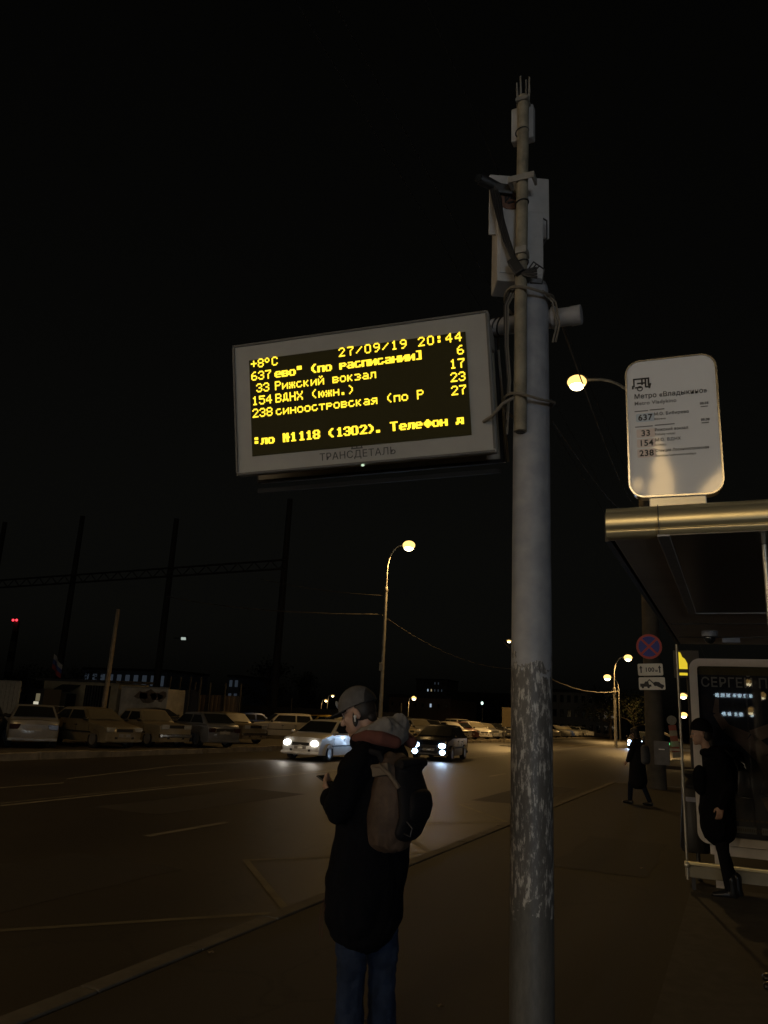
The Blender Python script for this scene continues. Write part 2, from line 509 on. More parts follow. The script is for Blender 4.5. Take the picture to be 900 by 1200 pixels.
# lamp on the concrete column with the signs (column built below)
t = street_lamp('concrete lamp column with the no-stopping sign on it, its bright lamp beside the stop board', (-2.2, 24.55, 0), (-4.05, 24.5, 12.95), LAMP_W*0.38, post='concrete', r0=0.28, lens_r=0.26)
street_lamp('far street lamp with curved top, nearer of two left of the no-stopping sign', (-10.1, 75, -0.1), (-9.0, 75, 7.95), LAMP_W*1.1, lens_r=0.30, r0=0.14)
street_lamp('far street lamp, lower left of the pair near the no-stopping sign', (-14.2, 110, -0.1), (-15.5, 110, 8.2), LAMP_W*1.6, lens_r=0.40, r0=0.12)
street_lamp('small distant street lamp, upper one between the glass edge and the poster case', (-2.6, 60, 0), (-3.15, 60, 4.1), LAMP_W*0.4, lens_r=0.22)
street_lamp('small distant street lamp, lower one between the glass edge and the poster case', (-5.2, 110, 0), (-6.0, 110, 3.65), 0, lens_r=0.36)
street_lamp('distant street lamp half hidden by the left edge of the display pole', (-17.5, 70, 0), (-18.5, 70, 8.9), LAMP_W*1.6, lens_r=0.16)
street_lamp('low orange lamp on a post beside the distant flats', (-36.6, 90, 0), (-36.1, 90, 3.95), LAMP_W*0.12, lens_r=0.24)
street_lamp('small orange lamp just left of the grey cap, right one of two', (-47.8, 90, 0), (-47.3, 90, 3.85), LAMP_W*0.06, lens_r=0.16)
street_lamp('small orange lamp just left of the grey cap, left one of two', (-51.4, 95, 0), (-50.9, 95, 3.3), LAMP_W*0.05, lens_r=0.18)
# unseen lamps of the same street behind the viewer, one more added at left: they light the board, the stop sign, the parked cars
street_lamp('street lamp on the kerb behind the viewer', (-3.1, -19, 0), (-2.4, -19, 9.6), LAMP_W*1.1, WARM, lens_r=0.3)
street_lamp('second street lamp behind the viewer across the road', (-20.2, -24, 0), (-18.6, -24, 11.0), LAMP_W*0.4, WARM, lens_r=0.3)
street_lamp('unseen street lamp added across the road at left to brighten signs and cars', (-20.3, 7, 0), (-18.9, 7, 11.5), LAMP_W*0.30, SODIUM, lens_r=0.3)  # unseen, put in to brighten the column signs and parked cars
for lab, x, z in (('distant street lamp far behind the viewer, tallest of four', -1.2, 10.1), ('distant street lamp far behind the viewer, second tallest', 2.1, 8.5), ('distant street lamp far behind the viewer, rightmost', 3.4, 6.7), ('distant street lamp far behind the viewer, lowest', 2.1, 4.7)):
    street_lamp(lab, (x+.9, -100+x, 0), (x, -100+x, z), 0, SODIUM, lens_r=0.5)

# ---------------------------------------------------------------- overhead wires
CABLE = mat('grey_cable', (0.16, 0.14, 0.11), 0.6)
WIRE = mat('black_wire', (0.02, 0.02, 0.02), 0.6)
def wire(label, a, b_, sag, r=0.02, mt=None, wob=0.0):
    a, b_ = Vector(a), Vector(b_)
    pts = []
    for k in range(33):
        u = k/32
        p = a.lerp(b_, u); p.z -= sag*4*u*(1-u)
        if wob and 0 < k < 32: p.z += random.uniform(-wob, wob)
        pts.append(p)
    return tag(MB().tube(pts, r, 6).build('overhead_wire', mt or CABLE, smooth=True), label, 'wire', 'overhead wires')
J = at_y(447, 720, 45); J2 = at_y(449, 698, 45)
wire('thick lit cable sagging from the tall lamp to the left', at_y(195, 699, 60), J, 0.42, 0.040, wob=0.012)
wire('thinner lit cable above it, running left from the tall lamp', at_y(300, 677, 62), J2, 0.25, 0.026)
wire('thin cable sagging from the tall lamp down to the display pole', (J.x, J.y, J.z), at_y(640, 779, 70), 1.5, 0.022)
wire('thick sagging cable tied to the far lamp right of the display pole', at_y(590, 752, 68), at_y(724, 810, 75), 1.5, 0.05, wob=0.02)
wire('thin wire running down from behind the cross pipe to the sign column', (-0.95, 4.85, 4.36), at_y(744, 592, 24.5), 0.25, 0.006, CABLE)
wire('lower thin wire from the display pole to the shelter corner', (-1.01, 4.85, 3.62), at_y(735, 600, 20), 0.15, 0.005, CABLE)
for (x, z, l) in ((-2.2, 8.0, 'right one of the faint trolley wires high over the kerb lane'), (-3.0, 8.0, 'left one of the faint trolley wires high over the kerb lane'), (-3.35, 8.05, 'faint extra wire beside the left trolley wire')):
    tag(MB().tube([(x, -20, z), (x, 30, z), (x, 160, z)], 0.007, 5).build('overhead_wire', WIRE), l, 'wire', 'overhead wires')

# ---------------------------------------------------------------- tall masts and lattice beam, left
MAST = mat('dark_mast_steel', (0.035, 0.033, 0.030), 0.8)
for i, (px, lab) in enumerate(((6, 'dark mast at the left edge of the picture'), (97, 'second dark mast from the left under the lattice beam'), (207, 'dark mast in the middle of the lattice beam'), (340, 'dark mast at the right end of the lattice beam'))):
    top = at_y(px, (612, 605, 608, 585)[i], 80)
    MB_ = MB().tube([(top.x, 80, -0.2), (top.x, 80, top.z*.5), (top.x, 80, top.z)], [0.5, 0.42, 0.33], 12)
    tag(MB_.build('mast', MAST, smooth=True), lab, 'mast', 'tall dark masts behind the car park')
a, c = at_y(-25, 686, 79.3), at_y(337, 661, 79.3)
t = thing('lattice_beam', 'long dark lattice beam hung between the tall masts', 'beam', (0, 0, 0))
for dz in (-0.55, 0.55):
    MB().tube([(a.x, a.y, a.z+dz), (c.x, c.y, c.z+dz)], 0.13, 6).build('chord', MAST, t)
lat = MB(); n = 44
for k in range(n):
    p = a.lerp(c, k/n); q = a.lerp(c, (k+1)/n); s = 0.55 if k % 2 else -0.55
    lat.tube([(p.x, p.y, p.z-s), (q.x, q.y, q.z+s)], 0.07, 5)
lat.build('lacing', MAST, t)
t = thing('floodlight', 'small lone white floodlight on a bracket high beside the middle mast', 'floodlight', at_y(216, 748, 79))
MB().box((0, 0, 0), (0.8, 0.3, 0.5), (0.3, 0, 0.2)).build('housing', DARKM, t, bevel=0.05)
MB().box((0, -0.17, -0.06), (0.62, 0.05, 0.33), (0.3, 0, 0.2)).build('lens', emit('dim_white_lamp', (0.85, 1, 0.9), 0.45), t)
MB().tube([(0, 0.1, 0), (-2.2, 0.7, 0.1)], 0.06, 6).build('bracket', MAST, t)

# ---------------------------------------------------------------- small buildings and fences on the left
BEIGE = mat('dirty_beige_wall', (0.34, 0.30, 0.21), 0.85, var=0.25, scale=1.5, bump=0.2)
PALE = mat('peeling_white_panel', (0.42, 0.39, 0.34), 0.75, var=0.35, scale=0.9, bump=0.2)
RUST = mat('brown_sheet_fence', (0.13, 0.10, 0.075), 0.7, 0.1, var=0.3, scale=1.2)
ROOFM = mat('dark_roof', (0.03, 0.03, 0.032), 0.8)
WIN = mat('dark_window_glass', (0.012, 0.014, 0.017), 0.1, spec=0.8)
BRICK = mat('dim_facade', (0.15, 0.135, 0.115), 0.9, var=0.2, scale=0.4)
# kiosk with awning
p0, p1 = at_y(48, 826, 44), at_y(136, 826, 44)
W = p1.x-p0.x
t = thing('kiosk', 'low beige kiosk with a dark awning and barred front behind the parked cars', 'kiosk', (p0.x, 44, 0))
MB().box((W/2, 1.6, 1.5), (W, 3.2, 3.0)).build('wall', BEIGE, t)
MB().box((W/2, 1.4, 3.10), (W+.6, 4.0, 0.18), (0.03, 0, 0)).build('roof', ROOFM, t)
MB().prism([(-0.9, 2.3), (0.0, 2.75), (0.0, 2.68), (-0.9, 2.2)], W*.25, W*.5, 'x').build('awning', ROOFM, t)
MB().box((W*.40, -0.02, 1.05), (W*.13, 0.06, 2.1)).build('door', mat('dark_door', (0.03, 0.03, 0.03), .6), t)
sh = MB()
for k in range(9): sh.box((W*(.60+.036*k), -0.03, 1.5), (0.10, 0.05, 2.5))
sh.build('shutter_bars', mat('dark_door', (0.03, 0.03, 0.03), .6), t)
MB().box((W*.74, -0.005, 1.5), (W*.33, 0.03, 2.5)).build('window', WIN, t)
p = at_y(40, 822, 40)
t = thing('cabin', 'tiny guard cabin with a lit window between gate and kiosk', 'cabin', (p.x, 40, 0))
MB().box((0, 0.8, 1.15), (1.5, 1.5, 2.3)).build('wall', ROOFM, t)
MB().box((0.25, 0.04, 1.72), (0.34, 0.06, 0.5)).build('window', emit('lit_window_warm', (1, .85, .5), 0.12), t)
MB().box((0.15, 0.04, 1.32), (0.42, 0.06, 0.22)).build('lamp', emit('lit_window_bright', (1, .93, .72), 0.55), t)
MB().box((1.5, -0.05, 1.2), (2.6, 0.05, 0.06)).build('barrier_rail', PALE, t)
# gate at left edge
g0, g1 = at_y(-40, 826, 38), at_y(21, 826, 38)
t = thing('sheet_gate', 'pale ribbed metal gate cut by the left edge of the picture', 'gate', (g0.x, 38, 0))
gw = g1.x-g0.x; gb = MB(); n = 26
for k in range(n):
    gb.box((gw*(k+.5)/n, 0.015*(k % 2), 1.35), (gw/n*.96, 0.04, 2.6))
gb.build('panel', mat('pale_ribbed_sheet', (.36, .34, .29), .6, var=.2), t)
MB().box((gw/2, -0.04, 2.68), (gw, 0.07, 0.07)).build('top_rail', GALV, t)
# white container
v0, v1 = at_y(136, 832, 44), at_y(194, 832, 44)
W = v1.x-v0.x
t = thing('shipping_container', 'pale peeling box container behind the parked cars', 'container', (v0.x+0.1, 44, 0))
MB().box((W/2, 1.3, 1.5), (W-.2, 2.5, 2.4)).build('box', PALE, t, bevel=0.03)
MB().box((W/2, 0.03, 2.74), (W-.1, 0.1, 0.12)).build('top_rail', GALV, t)
MB().box((W/2, 0.03, 0.3), (W-.1, 0.1, 0.14)).build('bottom_rail', ROOFM, t)
pe = MB()
random.seed(3)
for (u, w, h) in ((.46, .16, .35), (.6, .2, .55), (.75, .14, .3), (.86, .1, .42)):
    pts = [(W*u+W*w*(math.cos(q/9*2*math.pi)*random.uniform(.6, 1.1)), 2.4-.2+h*math.sin(q/9*2*math.pi)*random.uniform(.5, 1.1)) for q in range(9)]
    pe.prism(pts, 0.035, 0.046, 'y')
pe.build('rust_patch', RUST, t)
# dark fences
def fence(name, label, x0, x1, yb, Y, h, mt, n, group=None, posts=True):
    a_, c_ = at_y(x0, yb, Y), at_y(x1, yb, Y)
    W = c_.x-a_.x
    t = thing(name, label, 'fence', (a_.x, Y, 0), group=group)
    f = MB()
    for k in range(n): f.box((W*(k+.5)/n, 0.03*(k % 2), h/2), (W/n*.97, 0.04, h*random.uniform(.97, 1.0)))
    f.build('panel', mt, t)
    if posts:
        for k in range(4): MB().tube([(W*k/3, -0.06, -.1), (W*k/3, -0.06, h+.9)], 0.07, 8).build('post', MAST, t)
    return t
fence('sheet_fence', 'black sheet fence with tall posts right of the pale container', 196, 232, 838, 46, 2.75, ROOFM, 12)
fence('sheet_fence', 'brown corrugated fence above the grey hatchback', 226, 280, 838, 50, 2.55, RUST, 22)
fence('sheet_fence', 'dark low fence running behind the tall lamp post', 282, 470, 838, 70, 2.0, ROOFM, 30)
# flag
b = MB(); fp = at_y(62, 772, 52)
t = thing('flag', 'dim white blue and red flag drooping above the kiosk', 'flag', (fp.x, 52, 0))
MB().tube([(0, 0, 0), (0, 0, fp.z+.6)], 0.04, 6).build('pole', MAST, t)
for k, colr in enumerate(((.4, .4, .4), (.05, .08, .25), (.3, .05, .05))):
    f = MB(); nn = 8
    for i in range(nn):
        u0, u1 = i/nn, (i+1)/nn
        def q(u, v): return (0.05+u*1.15, 0.12*math.sin(u*7), fp.z+.45-v*1.3-u*1.0*(1-.15*v))
        f.poly([q(u0, k/3), q(u1, k/3), q(u1, (k+1)/3), q(u0, (k+1)/3)])
    f.build('stripe', mat('flag_cloth_%d' % k, colr, .9), t)
# wooden pole
a, c = at_y(127, 830, 40), at_y(138.5, 714, 40)
tag(MB().tube([(c.x-.1, 40, -.1), (c.x, 40, c.z)], [0.17, 0.12], 12).build('utility_pole', mat('grey_wood', (.24, .20, .15), .9, var=.3, scale=4, bump=.3), smooth=True), 'bare concrete utility pole standing between kiosk and container', 'pole')
# chimney with red lights
p = at_y(13, 770, 160); pt = at_y(16, 728, 160)
t = thing('chimney', 'far banded chimney topped by two red warning lamps', 'chimney', (p.x, 160, 0))
for k in range(8):
    z0, z1 = pt.z*k/8, pt.z*(k+1)/8
    MB().lathe([(1.25-.06*k, z0), (1.2-.06*k, z1)], seg=16).build('band', mat('chimney_pale' if k % 2 else 'chimney_dark', (.12, .12, .115) if k % 2 else (.02, .02, .02), .9), t, smooth=True)
for dx in (-.65, .75):
    MB().ell((dx, -.9, pt.z+.2), (.33, .33, .33)).build('warning_lamp', emit('red_lamp', (1, .04, .06), 3.0), t)

# ---------------------------------------------------------------- distant buildings
LIT = [emit('lit_pane_cool', (.62, .8, 1), .5), emit('lit_pane_warm', (1, .8, .45), .3), emit('lit_pane_dim', (.5, .65, .85), .035)]
def block(name, label, cat, x0, x1, yt, yb, Y, cols, rows, mt, lit, depth=14, ww=.5, wh=.5, plinth=0.0):
    a_, c_ = at_y(x0, yt, Y), at_y(x1, yt, Y)
    W = c_.x-a_.x; H = (a_.z+c_.z)/2+.2
    t = thing(name, label, cat, ((a_.x+c_.x)/2, Y, -.2))
    MB().box((0, depth/2, H/2), (W, depth, H)).build('wall', mt, t)
    MB().box((0, depth/2, H+.25), (W+.5, depth+.5, .5)).build('roof', ROOFM, t)
    zb = plinth*H
    for r in range(rows):
        for k in range(cols):
            m_ = lit(k, r)
            MB().box((-W/2+W*(k+.5)/cols, 0.0, zb+(H-zb)*(r+.55)/rows), (W/cols*ww, 0.12, (H-zb)/rows*wh)).build('window', m_ if m_ else WIN, t)
    return t
random.seed(11)
block('apartment_block', 'far block of flats with a few lit windows behind the dark car', 'building', 488, 524, 797, 830, 300, 9, 6, BRICK, lambda k, r: LIT[2] if random.random() < .3 else (LIT[0] if (k, r) in ((3, 4), (1, 3), (6, 1), (2, 1)) else (LIT[1] if (k, r) == (4, 4) else None)), ww=.28, wh=.32)
block('brick_building', 'low brown building behind the row of parked cars', 'building', 456, 528, 818, 845, 120, 8, 2, mat('brown_wall', (.16, .11, .075), .9, var=.2, scale=.5), lambda k, r: LIT[0] if (k, r) == (5, 1) else None, ww=.2, wh=.22)
block('long_building', 'long unlit low building stretching behind the display pole', 'building', 528, 640, 815, 845, 160, 10, 2, ROOFM, lambda k, r: None)
block('panel_building', 'pale grey panel building right of the display pole', 'building', 646, 722, 812, 850, 140, 9, 3, mat('grey_panel', (.20, .195, .185), .9, var=.2, scale=.3), lambda k, r: None)
block('hall', 'far bluish lit hall roof behind the container', 'building', 98, 196, 786, 812, 130, 10, 2, mat('bluish_wall', (.14, .17, .24), .8), lambda k, r: LIT[2] if r == 1 or k == 8 else None)
block('tower_house', 'narrow bluish building left of the dark tree', 'building', 268, 281, 794, 825, 130, 2, 3, mat('bluish_wall', (.14, .17, .24), .8), lambda k, r: LIT[2])
# out of view: a far office block, plus glowing helpers added for fill and reflection
t = thing('fill_shop_building', 'unseen shop building added as warm fill light across the road behind the viewer', 'building', (-27, -27, 0), (0, 0, R(135)))
MB().box((0, 6, 4.5), (40, 12, 9)).build('wall', BRICK, t)
SHOPFILL = emit('shop_fill_light', (1.0, .80, .56), 8.5)  # window glow added as warm fill on pole, boards and shelter
for r in range(2):
    for k in range(12):
        MB().box((-18+3.3*k, -.03, 1.9+3.2*r), (2.5, .1, 1.6)).build('window', (SHOPFILL if (k*7+r*5) % 5 else WIN), t)
t = thing('fill_pavilion', 'unseen low building with glowing front added as cool fill light behind the viewer', 'building', (9.5, -15, 0), (0, 0, R(203)))
MB().box((0, 2.0, 1.6), (7, 4, 3.2)).build('wall', BRICK, t)
MB().box((0, 1.8, 3.3), (7.6, 4.8, .2)).build('roof', ROOFM, t)
for k in range(4): MB().box((-2.4+1.6*k, -.03, 1.75), (1.35, .1, 1.9)).build('window', emit('cool_fill_light', (.80, .90, 1.0), 14.0), t)  # panes glow as added cool fill from the right rear
t = thing('office_block', 'far office block with rows of cool lit windows behind the viewer', 'building', (1, -182, 0), (0, 0, R(180)))
MB().box((0, 8, 9), (26, 16, 18)).build('wall', BRICK, t)
random.seed(8)
for r in range(5):
    for k in range(14):
        on = r in (1, 3) and 6 <= k <= 12 and random.random() < .85
        MB().box((-11.5+1.05*(k+1.5)*1.15, -.03, 2.6+2.1*r+1.2), (.8, .1, .8)).build('window', emit('office_light', (.62, .84, 1.0), 9.0) if on else WIN, t)
t = thing('reflection_shapes', 'unseen ragged glowing shapes added behind the viewer to reflect in the stop board', 'reflection_source', (1.2, -32, 0))  # made-up emitter and support, shaped to reflect as patches in the stop board
rs_ = MB()
for pts in ([(.42, 12.4), (1.75, 12.5), (1.78, 14.2), (1.45, 15.4), (1.05, 16.4), (.9, 16.3), (1.0, 15.2), (.72, 14.7), (.95, 14.2), (.55, 13.9), (.62, 13.4), (.42, 13.1)], [(-.22, 13.55), (.22, 13.5), (.25, 14.1), (-.05, 14.15), (-.2, 13.9)], [(2.5, 12.4), (4.8, 12.4), (4.8, 14.9), (4.1, 14.5), (3.2, 13.6)]):
    rs_.prism([(x-1.2, z) for x, z in pts], -.05, .05, 'y')
rs_.build('lit_face', emit('reflection_glow', (1, .66, .28), 9.0), t)
MB().box((.6, -.3, 14.2), (6.0, .2, 4.6)).build('back', DARKM, t)
MB().tube([(0, -.5, 0), (0, -.5, 14)], .25, 12).build('mast', GALV, t)

# ---------------------------------------------------------------- trees
BARK = mat('bark', (0.05, 0.04, 0.03), 0.9, var=.3, scale=5)
LEAF = [mat('leaf_dark', (.018, .022, .011), .8, spec=.1), mat('leaf_mid', (.030, .032, .016), .8, spec=.1)]
def tree(label, base, h, rad, seed, n=1500, low=.25):
    rnd = random.Random(seed)
    t = thing('tree', label, 'tree', base, group='dark trees in the background')
    tr = MB()
    tr.tube([(0, 0, -.2), (.1, 0, h*.3), (0, .1, h*.62), (.1, 0, h*.85)], [h*.026, h*.02, h*.012, h*.004], 8)
    clumps = []
    for k in range(16):
        a, u = rnd.uniform(0, 6.28), rnd.uniform(low, 1.0)
        rr = rad*(1-.55*u*u)*rnd.uniform(.35, .9)
        c = Vector((math.cos(a)*rr, math.sin(a)*rr, h*(.15+.78*u)))
        clumps.append((c, rad*rnd.uniform(.28, .46)))
        tr.tube([(0, 0, c.z*.7), (c.x*.5, c.y*.5, c.z*.86), tuple(c)], [h*.011, h*.007, h*.003], 5)
    tr.build('trunk', BARK, t, smooth=True)
    cr = MB()
    for k in range(n):
        c, r = clumps[k % len(clumps)]
        d = Vector((rnd.gauss(0, 1), rnd.gauss(0, 1), rnd.gauss(0, 1))).normalized()*r*rnd.uniform(.3, 1.12)
        d.z *= .75
        s = rnd.uniform(.10, .24)*(.6+h/20)
        E_ = Euler((rnd.uniform(-1.2, 1.2), rnd.uniform(-1.2, 1.2), rnd.uniform(0, 6.28))).to_matrix()
        pts = [c+d+E_ @ Vector(v) for v in ((-s, 0, 0), (0, -s*.5, 0), (s, 0, .1*s), (0, s*.5, 0))]
        cr.poly(pts)
    o = cr.build('crown', LEAF[0], t)
    o.data.materials.append(LEAF[1])
    o.data.polygons.foreach_set('material_index', [0 if rnd.random() < .6 else 1 for _ in o.data.polygons])
for (px, py, Y, h, r, lab) in ((312, 832, 95, 9.0, 4.0, 'dense dark tree beside the right end mast, left of the cap'),
                               (352, 836, 100, 7.0, 3.6, 'lower dark tree right of the end mast'),
                               (715, 850, 125, 8.2, 5.0, 'dark tree behind the double lamp post right of the display pole'),
                               (742, 850, 118, 6.6, 4.2, 'dark tree just left of the sign column'),
                               (560, 840, 150, 6.5, 5.0, 'dark tree in front of the long low building'),
                               (25, 828, 75, 6.0, 4.0, 'dark bushy tree at the left behind the gate'),
                               (90, 828, 75, 5.5, 4.0, 'dark bushy tree behind the kiosk roof')):
    p = at_y(px, py, Y)
    tree(lab, (p.x, Y, 0), h, r, int(px))

# ---------------------------------------------------------------- cars
TYRE = mat('tyre_rubber', (.018, .018, .018), .85)
RIM = mat('wheel_rim', (.35, .35, .36), .4, .6)
CARGLASS = mat('car_glass', (.018, .020, .021), .09, spec=.9)
DUSTGLASS = mat('dusty_car_glass', (.14, .125, .09), .45, spec=.6, var=.2, scale=2)
TRIM = mat('black_trim', (.02, .02, .02), .6)
LAMPOFF = mat('clear_lamp_glass', (.38, .38, .36), .12, spec=.8)
TAILRED = mat('tail_lamp_red', (.16, .012, .01), .2)
TAILDARK = mat('tail_lamp_dark', (.030, .010, .009), .25)
PLATE = mat('number_plate', (.30, .29, .27), .6)
CHROME = mat('chrome', (.6, .6, .6), .2, 1.0)
HEAD_ON = emit('lit_headlight', (1, .95, .85), 9.0)
HEAD_BLUE = emit('lit_xenon', (.50, .72, 1), 12.0)
def paint(name, col, rough=.34, var=.12):
    return mat(name, col, rough, 0.15, var=var, scale=1.5, coat=.35)
STY = {  # hood/belt/roof heights and cabin stations as fractions of the length, front = +
    'sedan':  dict(L=4.25, W=1.66, H=1.41, hood=.86, cowl=.93, belt=.94, deck=.95, tail=.90, xb=(.22, .05, -.19, -.33), nose=.72),
    'boxy':   dict(L=4.1, W=1.62, H=1.43, hood=.92, cowl=.95, belt=.95, deck=.95, tail=.92, xb=(.19, .07, -.20, -.30), nose=.86),
    'hatch':  dict(L=4.05, W=1.65, H=1.41, hood=.84, cowl=.93, belt=.94, deck=.97, tail=.92, xb=(.22, .05, -.26, -.44), nose=.70),
    'wagon':  dict(L=4.1, W=1.65, H=1.48, hood=.88, cowl=.95, belt=.95, deck=.97, tail=.94, xb=(.22, .08, -.40, -.47), nose=.74),
    'modern': dict(L=4.35, W=1.74, H=1.50, hood=.88, cowl=.99, belt=.97, deck=1.05, tail=.98, xb=(.27, .05, -.25, -.40), nose=.66),
    'suv':    dict(L=4.5, W=1.82, H=1.66, hood=1.0, cowl=1.10, belt=1.10, deck=1.12, tail=1.08, xb=(.23, .07, -.40, -.47), nose=.82),
}
CACHE = {}
def car_mesh(style):
    """shapes of one style, shared by the cars of that style"""
    if style in CACHE: return CACHE[style]
    S = STY[style]; L, W, H = S['L'], S['W'], S['H']
    f, r, hw = L/2, -L/2, W/2
    wr = .31 if style != 'suv' else .36
    xf, xr = .31*L, -.29*L
    out = [(f-.03, .22), (f, .34), (f, .50), (f-.035, S['nose']), (f-.14, S['hood']-.045), (S['xb'][0]*L+.10, S['cowl']-.02), (S['xb'][0]*L-.1, S['belt']),
           (S['xb'][3]*L+.1, S['belt']), (S['xb'][3]*L-.04, S['deck']), (r+.10, S['tail']), (r+.015, S['tail']-.12), (r, .56), (r, .36), (r+.05, .24)]
    def arch(xc):
        return [(xc+(wr+.055)*math.cos(a), wr+(wr+.055)*math.sin(a)) for a in [math.pi*(-.03+1.06*k/10) for k in range(11)]]
    out += [(xr-wr-.09, .21)] + arch(xr)[::-1] + [(xr+wr+.09, .20)] + [(xf-wr-.09, .20)] + arch(xf)[::-1] + [(xf+wr+.07, .21)]
    b = MB()
    ys = [-1, -.86, 0, .86, 1]
    rows = []
    for yf in ys:
        row = []
        for (x, z) in out:
            e = abs(x)/(L/2)
            tap = 1 - .085*max(0, (e-.72)/.28)**2
            zz_ = z
            if abs(yf) == 1 and z > S['nose']-.05: zz_ = z - .035
            if yf == 0 and z > S['nose']-.1: zz_ = z + .022
            xx = x
            if abs(yf) == 1: xx = x*(1-.028*(e > .93))
            if yf == 0 and e > .93: xx = x*1.012
            tuck = 1-.05*max(0, (.55-z)/.35) + (-.02 if z > .8 else 0)
            row.append(b.bm.verts.new((xx, yf*hw*tap*tuck, zz_)))
        rows.append(row)
    n = len(out)
    for i in range(len(rows)-1):
        for k in range(n):
            b.bm.faces.new((rows[i][k], rows[i][(k+1) % n], rows[i+1][(k+1) % n], rows[i+1][k]))
    b.bm.faces.new(rows[0][::-1]); b.bm.faces.new(rows[-1])
    bmesh.ops.triangulate(b.bm, faces=[q for q in b.bm.faces if len(q.verts) > 4])
    M = {}
    M['body'] = b.mesh('body', None, True)
    x0, x1, x2, x3 = [v*L for v in S['xb']]
    zb, wb, wt = S['belt']-.03, hw-.05, hw-.235
    def cab(x, z):  # half width at a height
        u = max(0, min(1, (z-zb)/(H-zb))); return wb+(wt-wb)*u**1.15
    b = MB()
    st = [(x0, zb), (x1, H-.035), ((x1+x2)/2, H), (x2, H-.03), (x3, zb+.02)]
    L_ = [b.bm.verts.new((x, -cab(x, z), z)) for x, z in st]; C_ = [b.bm.verts.new((x, 0, z+(.02 if z > 1.2 else 0))) for x, z in st]; R_ = [b.bm.verts.new((x, cab(x, z), z)) for x, z in st]
    for i in range(4):
        b.bm.faces.new((L_[i], C_[i], C_[i+1], L_[i+1])); b.bm.faces.new((C_[i], R_[i], R_[i+1], C_[i+1]))
    b.bm.faces.new(L_); b.bm.faces.new(R_[::-1]); b.bm.faces.new((L_[0], L_[4], C_[4], C_[0])); b.bm.faces.new((C_[0], C_[4], R_[4], R_[0]))
    M['cabin'] = b.mesh('roof', None, True, bevel=.03)
    def pane(p, q, inset, off):
        """glass quad between two stations (front-back) across the car"""
        g = MB(); (xa, za), (xb_, zb_) = p, q
        nx, nz = (za-zb_), (xb_-xa); l = math.hypot(nx, nz); nx, nz = nx/l*off, nz/l*off
        if nz < 0: nx, nz = -nx, -nz
        def P(u, s): 
            x, z = xa+(xb_-xa)*u, za+(zb_-za)*u
            return (x+nx, s*(cab(x, z)-inset), z+nz+.004+(.012 if s == 0 else 0))
        us = (.08, .9)
        for (s0, s1) in ((-1, 0), (0, 1)):
            g.poly([P(us[0], s0), P(us[0], s1), P(us[1], s1), P(us[1], s0)])
        return g
    M['windscreen'] = pane((x0, zb+.03), (x1, H-.035), .07, .014).mesh('windscreen', None)
    M['rear_window'] = pane((x3, zb+.05), (x2, H-.03), .08, .014).mesh('rear_window', None)
    zt_, zl = H-.11, zb+.075
    def xs(xb_, xt, z): return xb_+(xt-xb_)*(z-zb)/(H-zb)
    xm = (x1+x2)/2-.02*L
    for nm, s in (('left', 1), ('right', -1)):
        for kk, (ea, eb) in enumerate((((x0, x1, -.16), (xm, xm, .045)), ((xm, xm, -.045), (x3, x2, .17)))):
            g = MB(); pts = []
            for (e, z) in ((ea, zl), (ea, zt_), (eb, zt_), (eb, zl)):
                x = xs(e[0], e[1], z)+e[2]*(1 if e[0] == e[1] or z == zl else .75)
                pts.append((x, s*(cab(x, z)+.012), z))
            g.poly(pts)
            M['side_window%s%d' % (nm, kk)] = g.mesh('side_window', None)
    w = MB().lathe([(wr*.62, -.095), (wr*.97, -.10), (wr, -.05), (wr, .05), (wr*.97, .10), (wr*.62, .095)], seg=24, axis='y')
    M['wheel'] = w.mesh('wheel', TYRE, True)
    w = MB().lathe([(wr*.2, -.104), (wr*.6, -.098), (wr*.66, -.108), (wr*.66, .108), (wr*.6, .098), (wr*.2, .104)], seg=20, axis='y')
    M['rim'] = w.mesh('rim', RIM, True)
    M['pos'] = (f, r, hw, wr, xf, xr)
    CACHE[style] = M
    return M
